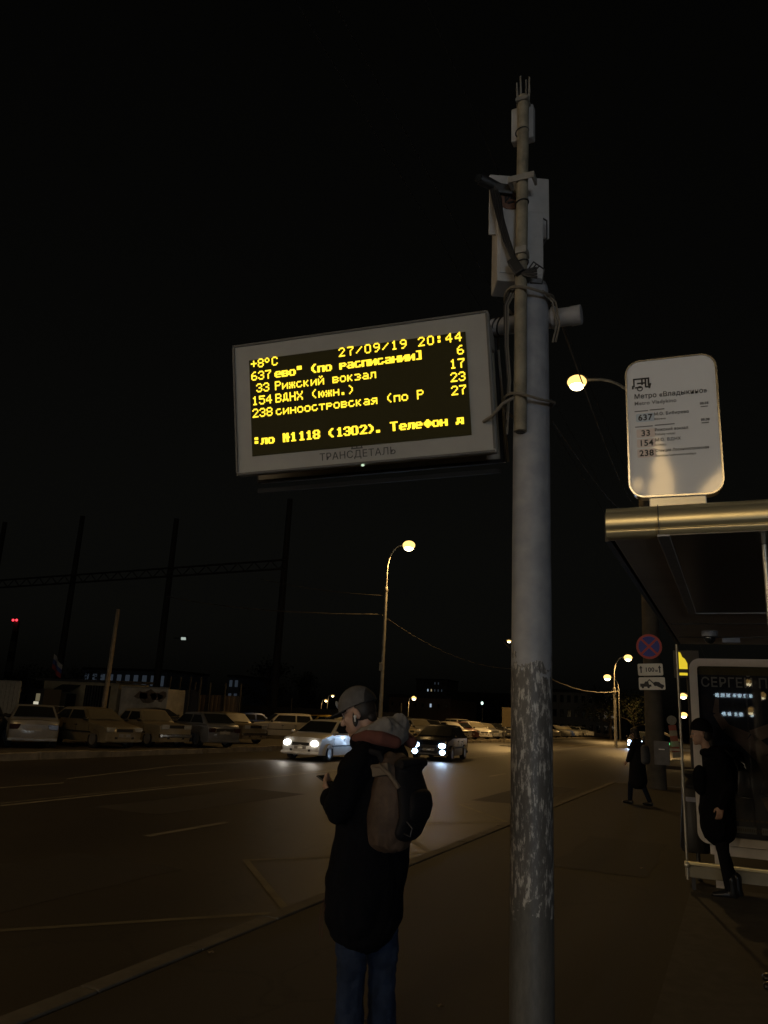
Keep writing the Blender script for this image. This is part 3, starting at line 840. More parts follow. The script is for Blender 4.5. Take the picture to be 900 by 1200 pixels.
def car(label, loc, heading, style, pm, lights=None, name='parked_car', cat='parked car', group='cars parked beside the road', glass_f=None, detail=True, watts=0, tails=TAILRED, roof=None):
    S = STY[style]; L, W, H = S['L'], S['W'], S['H']
    M = car_mesh(style); f, r, hw, wr, xf, xr = M['pos']
    t = thing(name, label, cat, loc, (0, 0, heading), group)
    def inst(nm, key, mt=None, parent=t, at=(0, 0, 0)):
        me = M[key]
        o = link(nm, me, parent); o.location = at
        if mt:
            if not me.materials: me.materials.append(None)
            o.material_slots[0].link = 'OBJECT'; o.material_slots[0].material = mt
        return o
    inst('body', 'body', pm); inst('roof', 'cabin', roof or pm)
    inst('windscreen', 'windscreen', glass_f or CARGLASS); inst('rear_window', 'rear_window', glass_f or CARGLASS)
    for k in ('left0', 'left1', 'right0', 'right1'): inst('side_window', 'side_window'+k, CARGLASS)
    for x in (xf, xr):
        for s in (1, -1):
            wl = inst('wheel', 'wheel', None, t, (x, s*(hw-.115), wr)); inst('rim', 'rim', None, wl)
    nz = S['nose']
    hm = {None: LAMPOFF, 'warm': HEAD_ON, 'blue': HEAD_BLUE}[lights]
    round_ = style == 'boxy'
    for s in (1, -1):
        if round_:
            MB().box((f-.005, s*(hw-.29), nz-.07), (.05, .34, .17)).build('headlight', hm, t, bevel=.01)
        else:
            hl = MB()
            if lights: hl.ell((f-.05, s*(hw-.30), nz-.03), (.12, .17, .11), (0, 0, -s*.28), 16)
            else: hl.box((f-.055, s*(hw-.27), nz-.03), (.13, .36, .15), (0, 0, -s*.28))
            hl.build('headlight', hm, t, smooth=bool(lights), bevel=0 if lights else .02)
        if lights == 'blue' and detail:
            MB().ell((f+.01, s*(hw-.26), .36), (.04, .13, .12), seg=14).build('fog_lamp', hm, t)
        MB().box((r+.012, s*(hw-.24), S['tail']-.20), (.05, .34, .17), (0, 0, s*.1)).build('tail_light', tails, t, bevel=.012)
        if detail:
            MB().ell((S['xb'][0]*L-.12, s*(hw+.07), S['belt']+.06), (.07, .10, .065), seg=10).build('mirror', pm if style in ('modern', 'suv') else TRIM, t, smooth=True)
            for x in (.02, -.17): MB().box((x*L, s*(hw*.985), S['belt']-.17), (.15, .03, .03)).build('door_handle', TRIM, t)
    if detail:
        sm_ = MB(); md = MB()
        for s in (1, -1):
            for x in (.235, .03, -.175): sm_.box((x*L, s*(hw+.0005), .70), (.014, .006, .24))
            md.box((.02*L, s*(hw+.003), .545), (.50*L, .018, .045))
        sm_.build('door_seams', TRIM, t); md.build('side_moulding', TRIM, t)
        MB().box((r-.004, 0, S['tail']-.20), (.02, W*.50, .13)).build('rear_panel', TRIM if style in ('hatch', 'suv') else pm, t)
        MB().box((f-.018, 0, nz-.06), (.06, W*.42, .12)).build('grille', TRIM, t, bevel=.01)
        MB().box((f-.002, 0, .37), (.03, W*.5, .10)).build('air_intake', TRIM, t, bevel=.01)
        MB().box((f+.012, 0, .47), (.02, .50, .11)).build('number_plate', PLATE, t)
        MB().box((r-.012, 0, .62 if style != 'boxy' else .5), (.02, .50, .11)).build('number_plate', PLATE, t)
        MB().box((f-.03, 0, .45 if style == 'boxy' else .29), (.12, W*.93, .10 if style != 'boxy' else .13)).build('front_bumper', CHROME if style == 'boxy' else pm, t, bevel=.02)
        MB().box((r+.03, 0, .45 if style == 'boxy' else .30), (.12, W*.93, .10 if style != 'boxy' else .13)).build('rear_bumper', CHROME if style == 'boxy' else pm, t, bevel=.02)
    if watts:
        for s in (1, -1):
            l = bpy.data.lights.new('beam', 'SPOT'); l.energy = watts; l.spot_size = R(75); l.spot_blend = .8; l.shadow_soft_size = .06
            l.color = (.50, .70, 1) if lights == 'blue' else (1, .92, .8)
            o = bpy.data.objects.new('beam', l); COL.objects.link(o); o.parent = t
            o.location = (f+.10, s*(hw-.27), nz-.05)
            o.rotation_euler = Vector((1, 0, -.16)).to_track_quat('-Z', 'Y').to_euler()
    return t
P_ = dict(silver=paint('silver_paint', (.29, .285, .275), .28, .25), beige=paint('beige_paint', (.22, .185, .12), .34, .3), cream=paint('cream_paint', (.30, .255, .17), .36, .3), grey=paint('grey_paint', (.15, .155, .17), .28, .25),
          white=paint('white_paint', (.72, .71, .68), .28), black=paint('black_paint', (.012, .013, .016), .16), blue=paint('blue_paint', (.03, .06, .20), .3), dark=paint('dark_grey_paint', (.05, .05, .055), .25),
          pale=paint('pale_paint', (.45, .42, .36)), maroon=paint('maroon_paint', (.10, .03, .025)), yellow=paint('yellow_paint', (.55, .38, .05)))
def facing(loc, right_part, toward):
    """heading whose direction is right_part along the picture's right and toward along the way to the viewer (negative: away)"""
    v = Vector((loc[0], loc[1], 0)).normalized(); r_ = Vector((v.y, -v.x, 0))
    d = r_*right_part - v*toward
    return math.atan2(d.y, d.x)
def park(label, px, py, right_part, toward, style, pm, z=0.01, push=0.0, **kw):
    p = at_z(px, py, z)
    v = Vector((p.x, p.y, 0)).normalized(); p = p + v*push
    return car(label, (p.x, p.y, z), facing(p, right_part, toward), style, pm, **kw)
# the nearer car park row on the left
park('silver saloon seen from behind at the left end of the row', 33, 877, -.04, -1, 'sedan', P_['silver'], push=2.0, tails=TAILDARK)
park('car cut by the left edge of the picture, only its rear corner showing', -34, 877, .15, -1, 'hatch', P_['grey'], push=1.8)
park('beige hatchback facing the road between silver saloon and boxy car', 106, 876, .55, .83, 'hatch', P_['beige'], push=1.4, glass_f=DUSTGLASS)
park('old boxy cream car with upright front and dusty windscreen', 170, 874, .55, .83, 'boxy', P_['cream'], push=.9, glass_f=DUSTGLASS)
park('grey hatchback parked tail towards the road', 231, 876, -.52, -.85, 'hatch', P_['grey'], push=1.6, glass_f=None, tails=TAILDARK)
park('old saloon with bright lamplit windscreen, right end of the near row', 268, 871, .60, .80, 'boxy', P_['beige'], push=1.8, glass_f=DUSTGLASS)
park('dark car half hidden behind the boxy cream car', 186, 858, .9, .4, 'sedan', P_['dark'], push=2.0)
park('blue car in shadow left of the driving white car', 287, 863, -.9, .3, 'sedan', P_['blue'], push=2)
park('pale estate car parked sideways behind the driving white car', 328, 866, -1, .25, 'wagon', P_['pale'], push=1)
park('dark car with yellowish roof right behind the white car', 372, 866, -.9, .5, 'wagon', P_['dark'], push=1, roof=P_['yellow'])
# driving cars
car('white hatchback driving towards the viewer with warm headlights on', (-15.15, 28.6, ROAD_Z), R(-88), 'modern', P_['white'], lights='warm', name='driving_car', cat='car', group='cars driving with headlights on', watts=30)
car('dark saloon driving towards the viewer with bluish headlights and fog lamps', (-12.4, 34.6, ROAD_Z), R(-84), 'modern', P_['black'], lights='blue', name='driving_car', cat='car', group='cars driving with headlights on', watts=70)
car('distant car with glaring white headlights left of the walking person', (-8.1, 76, ROAD_Z), R(-93), 'modern', P_['dark'], lights='blue', name='driving_car', cat='car', group='cars driving with headlights on', watts=150)
# long row facing the road further on
row = [(44.5, 'sedan', 'silver', 'pale saloon just right of the grey hood, first of the long row'), (47.5, 'wagon', 'dark', 'dark estate car behind the roof of the dark driving saloon'), (50.5, 'hatch', 'grey', 'grey hatchback in the long row above the driving saloon roof'),
       (53.6, 'sedan', 'cream', 'cream saloon in the long row with bright lamp glint'), (56.8, 'modern', 'silver', 'silver car in the long row right of the dark driving saloon'), (60.2, 'wagon', 'dark', 'dark estate in the long row, left of the pale one'),
       (63.6, 'hatch', 'pale', 'pale hatchback in the long row near the display pole'), (67.2, 'sedan', 'maroon', 'dark red saloon in the long row near the display pole'), (71, 'modern', 'white', 'white car in the long row touching the display pole'),
       (75, 'sedan', 'grey', 'grey saloon hidden partly by the display pole'), (79.5, 'hatch', 'dark', 'dark hatchback behind the display pole'),
       (95, 'suv', 'silver', 'silver tall car in the far row right of the display pole'), (98.5, 'wagon', 'silver', 'silver estate, second right of the display pole'), (102, 'sedan', 'pale', 'pale saloon, third right of the display pole'),
       (106, 'modern', 'silver', 'silver car, fourth right of the display pole'), (110.5, 'hatch', 'blue', 'blue hatchback near the right end of the far row'), (115.5, 'sedan', 'silver', 'silver saloon at the right end of the far row')]
random.seed(21)
for (Y, st, c, lab) in row:
    car(lab, (-22.3+random.uniform(-.4, .3), Y, 0.01), R(-38+random.uniform(-7, 7)), st, P_[c], glass_f=CARGLASS if random.random() < .6 else DUSTGLASS, detail=Y < 90)
random.seed(4)
for (px, Y, st, c, lab) in ((505, 66, 'wagon', 'dark', 'dark estate in the second row behind the dark driving saloon'), (470, 60, 'suv', 'dark', 'dark tall car in the second row beside the grey hood'), (540, 76, 'suv', 'pale', 'pale tall car in the second row, centre')):
    p = at_y(px, 850, Y)
    car(lab, (p.x, Y, .01), R(-40), st, P_[c], detail=False)

random.seed(31)
for (Y, x, st, c, lab) in ((49, -27.6, 'wagon', 'pale', 'pale estate at the back of the car park above the driving saloon'), (54, -28.2, 'hatch', 'silver', 'silver hatchback at the back of the car park, second from the lamp post'), (58.5, -28, 'suv', 'dark', 'dark tall car at the back of the car park, third from the lamp post'),
                       (63.5, -28.5, 'sedan', 'white', 'white saloon at the back of the car park, fourth from the lamp post'), (69, -28.4, 'wagon', 'grey', 'grey estate at the back of the car park, fifth from the lamp post'), (75, -28.8, 'modern', 'beige', 'beige car at the back of the car park near the display pole'),
                       (88, -22.4, 'sedan', 'silver', 'silver saloon just emerging right of the display pole'), (91.5, -22.6, 'modern', 'dark', 'dark car between two pale ones right of the display pole'), (121, -22.5, 'wagon', 'silver', 'silver estate ending the far row at right'), (126, -22.4, 'sedan', 'white', 'white saloon, farthest car of the row'), (84, -22.3, 'hatch', 'white', 'white hatchback at the right edge of the display pole')):
    car(lab, (x+random.uniform(-.4, .3), Y, 0.01), R(-38+random.uniform(-9, 9)), st, P_[c], detail=False)

# ---------------------------------------------------------------- display pole
PX, PY = -1.13, 4.76
PAINTP = pole_paint()
GREYP = mat('grey_pole_paint', (.30, .295, .30), .5, var=.15, scale=9, bump=.05)
RUSTP = mat('rusty_pipe', (.25, .218, .155), .7, .1, var=.4, scale=7, bump=.15)
WHITEBOX = mat('weathered_white_box', (.42, .41, .40), .55, var=.15, scale=5, bump=.05)
t = thing('display_pole', 'thick grey steel pole with peeling poster remains carrying the display', 'pole', (PX, PY, 0))
MB().tube([(0, 0, -.05), (0, 0, 2.0), (0, 0, 4.0), (0, 0, 4.58)], [.125, .124, .118, .116], 40).build('shaft', PAINTP, t, smooth=True)
MB().lathe([(.12, 4.57), (.10, 4.62), (.02, 4.64)], seg=24).build('top_cap', GREYP, t, smooth=True)
ARM_Z = 4.37
MB().tube([(-1.22, .10, ARM_Z+.035), (0, .07, ARM_Z), (.275, .05, ARM_Z-.015)], .064, 24).build('cross_pipe', GREYP, t, smooth=True)
MB().lathe([(.062, .262), (.0675, .263), (.0675, .330), (.064, .334), (.02, .334)], (0, .05, ARM_Z-.016), 24, 'x').build('pipe_cap', GREYP, t, smooth=True)
MB().lathe([(.071, .13), (.078, .135), (.078, .16), (.071, .165)], (0, .055, ARM_Z-.005), 24, 'x').build('collar', GREYP, t, smooth=True)
mastp = MB().tube([(-.035, -.155, 3.47), (-.035, -.155, 4.4), (-.02, -.155, 6.08)], .041, 18).build('mast_pipe', RUSTP, t, smooth=True)
MB().lathe([(.030, 3.468), (.030, 3.472)], (-.035, -.155, -.006), 16).build('pipe_mouth', BLACKP, mastp)
for z in (3.70, 4.48):
    MB().tube([(PXo*.165-.008, PYo*.19-.03, z+.03*math.sin(a*2)) for a in [2*math.pi*k/28 for k in range(29)] for PXo, PYo in [(math.cos(a), math.sin(a))]], .010, 6).build('wire_strap', CABLE, t, smooth=True)
for z, w in ((5.36, .17), (4.78, .06)):
    sb = MB(); sb.box((-.025, -.205, z), (w, .012, .05)); sb.box((-.025-w/2, -.16, z), (.02, .10, .05)); sb.box((-.025+w/2, -.16, z), (.02, .10, .05)); sb.build('pipe_clamp', GALV, t, bevel=.006)
for zz0 in (5.18, 4.70, 5.78, 4.62): MB().tube([(-.03+.047*math.cos(a), -.155+.047*math.sin(a), zz0+.012*math.cos(a)) for a in [2*math.pi*k/16 for k in range(17)]], .0045, 5).build('cable_tie', BLACKP, t)
for k in range(4):
    dx = .012*k
    MB().tube([(-.11+dx, -.135, 4.52), (-.15+dx*.7, -.15, 4.40), (-.145+dx*.5, -.14, 4.1), (-.125+dx*.4, -.135, 3.85), (-.13, -.13, 3.62-.05*k)], .007, 6).build('cable', CABLE if k % 2 else BLACKP, t, smooth=True)
for k in range(2):
    MB().tube([(.10, -.10, 4.5), (.16+.02*k, -.06, 4.42), (.18+.02*k, -.02, 4.27), (.15+.02*k, -.02, 4.14)], .007, 6).build('cable', CABLE, t, smooth=True)
MB().tube([(-.03, -.15, 3.74), (-.14, -.20, 3.66), (-.22, -.16, 3.60), (-.30, -.10, 3.59)], .012, 8).build('tie_rope', CABLE, t, smooth=True)
MB().tube([(-.45, .10, ARM_Z-.06), (-.445, .06, ARM_Z-.10), (-.43, .10, ARM_Z-.11)], .012, 6).build('shackle', CHROME, t)
for k, x in enumerate((-.30, -.22, -.255)):
    MB().tube([(x+.03*math.sin(a)+.02*math.cos(a), .08+.071*math.cos(a), ARM_Z+.01+.071*math.sin(a)) for a in [2*math.pi*q/18 for q in range(19)]], .006, 5).build('cable_tie', BLACKP, t)
# equipment cabinet behind the mast pipe
t = thing('equipment_cabinet', 'weathered white equipment box on a backplate strapped high on the pole', 'cabinet', (PX-.065, PY-.02, 4.62), (0, 0, R(27)))
MB().box((-.015, .02, .65), (.44, .02, .50)).build('backplate', WHITEBOX, t, bevel=.008)
MB().box((-.02, -.045+.10, .28), (.33, .22, .58)).build('box', WHITEBOX, t, bevel=.012)
MB().box((-.02, -.06, .30), (.30, .012, .50)).build('lid', WHITEBOX, t, bevel=.008)
MB().lathe([(.075, 0), (.075, .008), (.05, .012)], (-.085, -.005, .68), 24, 'y').build('round_vent', mat('rusty_disc', (.16, .08, .05), .7), t)
lb = MB()
for k in range(5): lb.box((-.12+.02*k, -.010, .68+.02*math.sin(k*2.3)), (.012, .006, .05), (0, .6*k, 0))
lb.build('vent_slots', BLACKP, t)
MB().box((.07, .0, .52), (.10, .05, .12)).build('small_box', mat('bluish_grey_box', (.24, .25, .31), .5), t, bevel=.01)
MB().box((-.06, -.07, .18), (.05, .01, .08)).build('sticker', mat('grey_sticker', (.22, .20, .17), .6), t)
MB().tube([(.10, -.03, .56), (.17, -.05, .50), (.17, -.05, .36), (.14, -.04, .30)], .006, 6).build('cable', BLACKP, t, smooth=True)
# antenna unit on top
t = thing('antenna_unit', 'small white box with four upright rods at the tip of the mast pipe', 'antenna', (PX-.02, PY-.10, 5.76))
MB().box((-.02, .02, .14), (.165, .07, .29)).build('box', WHITEBOX, t, bevel=.012)
for k, (x, y, l) in enumerate(((-.055, .0, .24), (-.028, -.02, .27), (-.002, .02, .26), (.022, .0, .26))):
    MB().tube([(x, y, .26), (x+.004*(k-1), y, .26+l*.55), (x+.006*(k-1.5), y, .28+l)], [.008, .008, .006], 8).build('rod', GALV, t, smooth=True)
MB().box((-.0, -.06, .27), (.09, .10, .025)).build('bracket', GALV, t)
# camera with cable bundle
t = thing('camera', 'black camera with a drooping cable bundle at the corner of the white cabinet', 'camera', (PX-.265, PY-.14, 5.40))
MB().tube([(-.06, -.06, .03), (.05, .03, -.01)], [.042, .038], 16).build('housing', BLACKP, t, smooth=True)
MB().box((.08, .05, -.03), (.14, .10, .07), (.2, .1, .4)).build('bracket', BLACKP, t, bevel=.01)
MB().lathe([(.035, -.002), (.028, -.012), (.01, -.012)], (-.066, -.066, .032), 16, 'y').build('lens', CARGLASS, t)
for k in range(4):
    o = .012*k
    MB().tube([(0+o, 0, -.02), (.03+o*1.5, -.03, -.15), (.07+o, -.05, -.32), (.12+o, -.06, -.52), (.19+o*.5, -.06, -.70), (.26, -.06, -.82+o), (.35, -.05, -.85+o*2)], .009, 7).build('cable', BLACKP, t, smooth=True)
MB().box((.21, -.07, -.75), (.07, .05, .13), (0, -.5, 0)).build('plug', BLACKP, t, bevel=.01)
for k in range(3):
    MB().tube([(.28+.03*k, -.06, -.80), (.33+.02*k, -.07, -.74-.02*k), (.40, -.05, -.80), (.38, -.04, -.90), (.30, -.05, -.88)], .006, 6).build('cable', BLACKP, t, smooth=True)

# ---------------------------------------------------------------- departure display
G5 = {'0': '0E11111111110E', '1': '040C040404040E', '2': '0E11010204081F', '3': '0E11010601110E', '4': '02060A121F0202', '5': '1F101E0101110E', '6': '0608101E11110E', '7': '1F010204040404', '8': '0E11110E11110E',
      '9': '0E11110F01020C', '+': '0004041F040400', '°': '0C12120C000000', 'C': '0E11101010110E', '/': '00010204081000', ':': '000C0C000C0C00', '"': '0A0A0A00000000', '(': '02040808080402', ')': '08040202020408', ']': '0E02020202020E',
      '.': '00000000000C0C', 'е': '00000E111F100E', 'в': '00001E111E111E', 'о': '00000E1111110E', 'п': '00001F11111111', 'р': '00001E111E1010', 'а': '00000E010F110F', 'с': '00000E1010110E', 'и': '00001113151911', 'н': '000011111F1111',
      'й': '0A041113151911', 'ж': '000015150E1515', 'к': '00001214181412', 'з': '00001E0106011E', 'л': '00000F09090911', 'ю': '000012151D1512', 'т': '00001F04040404', 'я': '00000F110F0519', 'ф': '00040E15150E04', 'д': '00000F09091F11',
      'Р': '1E11111E101010', 'В': '1E11111E11111E', 'Д': '060A0A0A0A1F11', 'Н': '1111111F111111', 'Х': '11110A040A1111', 'Т': '1F040404040404', '№': '121A1E17121212', ' ': '0'*14}
LED = emit('amber_led', (1.0, .71, .035), 1.7)
BW, BH = 1.9141, .9822
DOTS_W, DOTS_H, PIT = 172, 74, .00925
ROWS = [(0, [('+8°C', 0, 6, 0), ('27/09/19 20:44', 74, 7, 0)]), (10, [('637', 0, 6, 0), ('ево"', 20, 6, 1), ('(по расписании]', 50, 6, 1), ('6', 166, 6, 0)]),
        (20, [('33', 4, 6, 0), ('Рижский вокзал', 20, 6, 0), ('17', 160, 6, 0)]), (30, [('154', 0, 6, 0), ('ВДНХ (южн.)', 20, 6, 0), ('23', 160, 6, 0)]),
        (40, [('238', 0, 6, 0), ('синоостровская (по Р', 20, 6, 0), ('27', 160, 6, 0)]), (62, [(':ло №1118 (1302). Телефон д', 0, 6.25, 1)])]
def led_text(parent, y, flip):
    b = MB(); h = PIT*.60
    lit = set()
    for r0, runs in ROWS:
        for s, c0, step, bold in runs:
            for i, ch in enumerate(s):
                g = G5[ch]
                for r in range(7):
                    bits = int(g[2*r:2*r+2], 16)
                    for k in range(5):
                        if bits >> (4-k) & 1:
                            c = int(round(c0+i*step))+k
                            lit.add((c, r0+r))
                            if bold: lit.add((c+1, r0+r))
    for c, r in lit:
        if c >= DOTS_W: continue
        x, z = (c-DOTS_W/2+.5)*PIT, (DOTS_H/2-r-.5)*PIT*1.0
        if flip: x = -x
        o = [(-h, -h*.6), (-h*.6, -h), (h*.6, -h), (h, -h*.6), (h, h*.6), (h*.6, h), (-h*.6, h), (-h, h*.6)]
        yo = y+(.0004 if flip else -.0004)*((c % 2)+2*(r % 2))
        b.poly([(x+u, yo, z+v) for u, v in o])
    return b.build('led_text', LED, parent)
FRAME = mat('display_frame_grey', (.36, .345, .31), .55, var=.07, scale=3)
SCREEN = mat('dark_led_screen', (.005, .005, .004), .5, var=.3, scale=40, spec=.12)
sb_ = SCREEN.node_tree.nodes['Principled BSDF']      # faint emission painted over the whole screen as glow around the lit dots
sb_.inputs['Emission Color'].default_value = (1.0, .74, .10, 1)
sb_.inputs['Emission Strength'].default_value = .007
t = thing('departure_display', 'big tilted amber dot matrix departure display with pale frame', 'display', (-2.312, 4.5, 3.8238), (.1905, -.0465, .138))
def panel(parent, y0, y1, name, front):
    # front y0 < back y1 when it faces the viewer
    b = MB(); b.box((0, (y0+y1)/2, 0), (BW, abs(y1-y0), BH))
    o = b.build(name, FRAME, parent, bevel=.012)
    return o
hou = panel(t, 0.0, .085, 'housing', True)
fr = MB(); yy = -.006
for (cx, cz, w, h) in ((0, BH/2-.012, BW-.02, .014), (0, -BH/2+.012, BW-.02, .014), (-BW/2+.012, 0, .014, BH-.052), (BW/2-.012, 0, .014, BH-.052)): fr.box((cx, yy, cz), (w, .012, h))
fr.build('edge_trim', mat('dark_edge', (.10, .095, .085), .5), t)
scx, scz = -.012, .0
s_ = MB().box((scx, -.004, scz), (1.615, .012, .715)).build('screen', SCREEN, t)
l_ = led_text(s_, -.0115, False); l_.location = (scx+.003, 0, scz+.018)
lg = MB(); text(lg.bm, 'ТРАНСДЕТАЛЬ', .072, (-.02, -.003, -.437), (R(90), 0, 0), 'CENTER', .0, .001, 1.0)
DKGREY = mat('dark_grey_print', (.055, .052, .05), .6)
lg.build('lettering', DKGREY, t)
lo = MB()
for (x, z, w, h) in ((-.02, -.372, .085, .008), (-.02, -.340, .062, .007), (-.055, -.356, .008, .036), (.015, -.356, .008, .036), (-.02, -.356, .007, .030), (-.038, -.356, .028, .006), (0.0, -.356, .028, .006)): lo.box((x, -.002, z), (w, .004, h))
lo.build('emblem', DKGREY, t)
MB().ell((.02, -.01, -BH/2-.006), (.012, .012, .009), seg=10).build('indicator_lamp', emit('small_green_lamp', (.75, 1, .7), .8), t)
# the rear half of the double sided display
RB = mat('dark_housing', (.014, .0135, .013), .6, spec=.25)
rh = MB().box((0.015, .36, -.02), (BW, .085, BH)).build('rear_housing', RB, t, bevel=.012)
MB().box((0.015, .305, -.02), (BW*.97, .03, BH*.96)).build('rear_inner_frame', mat('pale_inner_sheet', (.34, .30, .22), .6), t)
rs = MB().box((0.015, .407, -.02), (1.615, .012, .715)).build('rear_screen', SCREEN, t)
l_ = led_text(rs, .4145, True); l_.location = (0.015, 0, 0)
for x in (-.6, .6):
    MB().box((x, .20, .34), (.09, .25, .05)).build('spacer', RB, t)
MB().tube([(BW/2-.06, .08, .14), (BW/2-.05, .31, .13)], .018, 10).build('hinge_bolt', RB, t)
MB().box((BW/2-.02, .2, .36), (.03, .24, .17), (0, .0, 0)).build('gusset', FRAME, t, bevel=.01)
MB().tube([(BW/2+.035, .34, -BH/2-.02), (BW/2+.02, .30, BH/2-.2)], .009, 8).build('stay_rod', GALV, t)
MB().box((.0, .34, -BH/2-.08), (BW*.98, .04, .03)).build('bottom_rail', RB, t)
for x in (-.6, .5): MB().box((x, .30, BH/2+.02), (.08, .12, .12)).build('pipe_hanger', GALV, t)

# ---------------------------------------------------------------- bus shelter
ALU = mat('brushed_aluminium', (.70, .66, .55), .32, .7, var=.06, scale=2)
SHROOF = mat('shelter_soffit', (.80, .70, .56), .6, var=.1, scale=2)
SHGREY = mat('shelter_grey_paint', (.66, .63, .62), .45, var=.08)
XL, XR_, Y0, Y1, ZR = -.56, 1.35, 4.0, 9.48, 2.6
t = thing('bus_shelter', 'flat roofed bus shelter with bright metal roof edge and dark ceiling', 'bus shelter', ((XL+XR_)/2, (Y0+Y1)/2, 0))
ox, oy = (XL+XR_)/2, (Y0+Y1)/2
def L3(x, y, z): return (x-ox, y-oy, z)
MB().box(L3(ox, oy+.03, ZR+.06), (XR_-XL-.06, Y1-Y0-.1, .12)).build('roof', SHROOF, t)
prof = [(Y0+.06, ZR-.002)]
for k in range(25):
    u = k/24
    bulge = .030*math.sin(math.pi*u)**.7 if 0 < u < 1 else 0
    prof.append((Y0+.030-bulge+.010*math.exp(-((u-.26)/.05)**2)+.005*math.exp(-((u-.86)/.035)**2), ZR+.157*u))
prof += [(Y0+.09, ZR+.158), (Y0+.09, ZR-.002)]
MB().prism([(y-oy, z) for y, z in prof], XL-ox, XR_-ox, 'x').build('front_fascia', mat('lamp_tinted_aluminium', (.78, .68, .42), .31, .8, var=.05, scale=2), t, smooth=True)  # yellow lamp reflection put into the metal's colour
MB().box(L3(XL-.004, oy+.05, ZR+.075), (.03, Y1-Y0-.12, .15)).build('side_fascia', mat('dark_fascia', (.05, .045, .04), .5), t)
MB().box(L3(XL+.26, Y0-.004, ZR+.077), (.004, .012, .15)).build('fascia_joint', DARKM, t)
cf = MB()
cf.box(L3(-.30+.02, 5.45, ZR-.006), (.06, 2.9, .012)); cf.box(L3(.45, 6.90, ZR-.006), (1.44, .07, .012)); cf.box(L3(1.17, 5.4, ZR-.006), (.06, 2.9, .012))
cf.build('ceiling_frame', mat('pale_ceiling_trim', (.42, .40, .37), .5), t, bevel=.004)
MB().box(L3(.45, 5.43, ZR-.003), (1.40, 2.84, .005)).build('ceiling_panel', mat('dark_ceiling_panel', (.05, .05, .055), .3), t)
for y in (7.6, 8.7): MB().box(L3(.40, y, ZR-.003), (1.8, .012, .006)).build('ceiling_seam', DARKM, t)
MB().tube([L3(-.575, 9.5, .12), L3(-.575, 9.5, 2.6)], .015, 12).build('post', mat('dull_post', (.34, .31, .25), .4, .6), t, smooth=True)
MB().tube([L3(.185, 4.32, 0), L3(.185, 4.32, 2.6)], .013, 12).build('post', ALU, t, smooth=True)
MB().tube([L3(1.25, 4.3, 0), L3(1.25, 4.3, 2.6)], .03, 12).build('post', ALU, t, smooth=True)
MB().tube([L3(1.25, 9.4, 0), L3(1.25, 9.4, 2.6)], .03, 12).build('post', ALU, t, smooth=True)
MB().box(L3(1.25, 6.85, 1.45), (.012, 5.0, 2.0)).build('glass_pane', glass('shelter_glass'), t)
MB().box(L3(.35, 9.50, .285), (1.90, .05, .035)).build('low_rail', mat('lamp_tinted_aluminium', (.78, .68, .42), .31, .8), t, bevel=.006)  # gold reflection painted as a lighter strip above the darker panel
MB().box(L3(.35, 9.525, .205), (1.90, .03, .125)).build('low_rail_panel', mat('dull_panel', (.20, .18, .13), .5, .2), t, bevel=.006)
MB().ell(L3(-.575, 9.475, .27), (.03, .03, .03)).build('rail_end', ALU, t, smooth=True)
for x in (-.52, .9): MB().box(L3(x, 9.53, .07), (.04, .04, .14)).build('rail_foot', DARKM, t)
MB().box(L3(.5, 6.6, .012), (2.1, 6.4, .024)).build('floor_plate', mat('shelter_floor', (.05, .045, .04), .8, var=.3, scale=8), t)
MB().box(L3(.98, 6.3, .44), (.42, 2.2, .05)).build('bench_seat', mat('bench_wood', (.12, .08, .05), .6), t, bevel=.01)
for y in (5.5, 7.1): MB().box(L3(1.0, y, .21), (.05, .08, .42)).build('bench_leg', DARKM, t)
t = thing('dome_camera', 'small dome camera under the shelter ceiling', 'camera', (-.19, 8.21, ZR))
MB().lathe([(.075, 0), (.075, -.05), (.055, -.055)], seg=20).build('base', mat('grey_plastic', (.25, .25, .26), .5), t, smooth=True)
MB().ell((0, 0, -.06), (.055, .055, .06)).build('dome', CARGLASS, t, smooth=True)
t = thing('ceiling_sensor', 'flat pale sensor box under the shelter ceiling beside the dome camera', 'sensor', (.0, 8.82, ZR))
MB().box((0, 0, -.025), (.17, .10, .05)).build('case', mat('pale_grey_plastic', (.32, .33, .38), .5), t, bevel=.01)
# stop board on the roof
t = thing('stop_sign', 'white rounded bus stop board standing on the shelter roof', 'bus stop sign', (-.2142, 4.1, 3.2166), (.0, 0, .055))
SW, SH, SRD = .455, .775, .075
def rrect(w, h, r, n=8):
    o = []
    for cx, cz, a0 in ((w/2-r, h/2-r, 0), (-w/2+r, h/2-r, 90), (-w/2+r, -h/2+r, 180), (w/2-r, -h/2+r, 270)):
        for k in range(n+1):
            a = R(a0+90*k/n); o.append((cx+r*math.cos(a), cz+r*math.sin(a)))
    return o
BOARD = mat('white_sign_film', (.76, .75, .74), .05, var=.02, scale=2, spec=.6)
MB().prism(rrect(SW, SH, SRD), 0, .05, 'y').build('board', BOARD, t)
rim = MB(); ro, ri = rrect(SW+.012, SH+.012, SRD+.006), rrect(SW-.006, SH-.006, SRD-.003)
n = len(ro)
A_ = [[rim.bm.verts.new((p[0], y, p[1])) for p in ring] for ring, y in ((ro, .06), (ro, -.006), (ri, -.006), (ri, .001))]
for q in range(3):
    for k in range(n): rim.bm.faces.new((A_[q][k], A_[q][(k+1) % n], A_[q+1][(k+1) % n], A_[q+1][k]))
rim.build('rim', CHROME, t, smooth=True)
MB().box((0.005, .03, -SH/2-.035), (.28, .05, .06)).build('bracket', ALU, t, bevel=.006)
INK = mat('black_print', (.012, .012, .013), .4)
INK2 = mat('grey_print', (.16, .155, .15), .4)
def T(x, z): return (x, -.0025, z)
TR_ = (R(90), 0, 0)
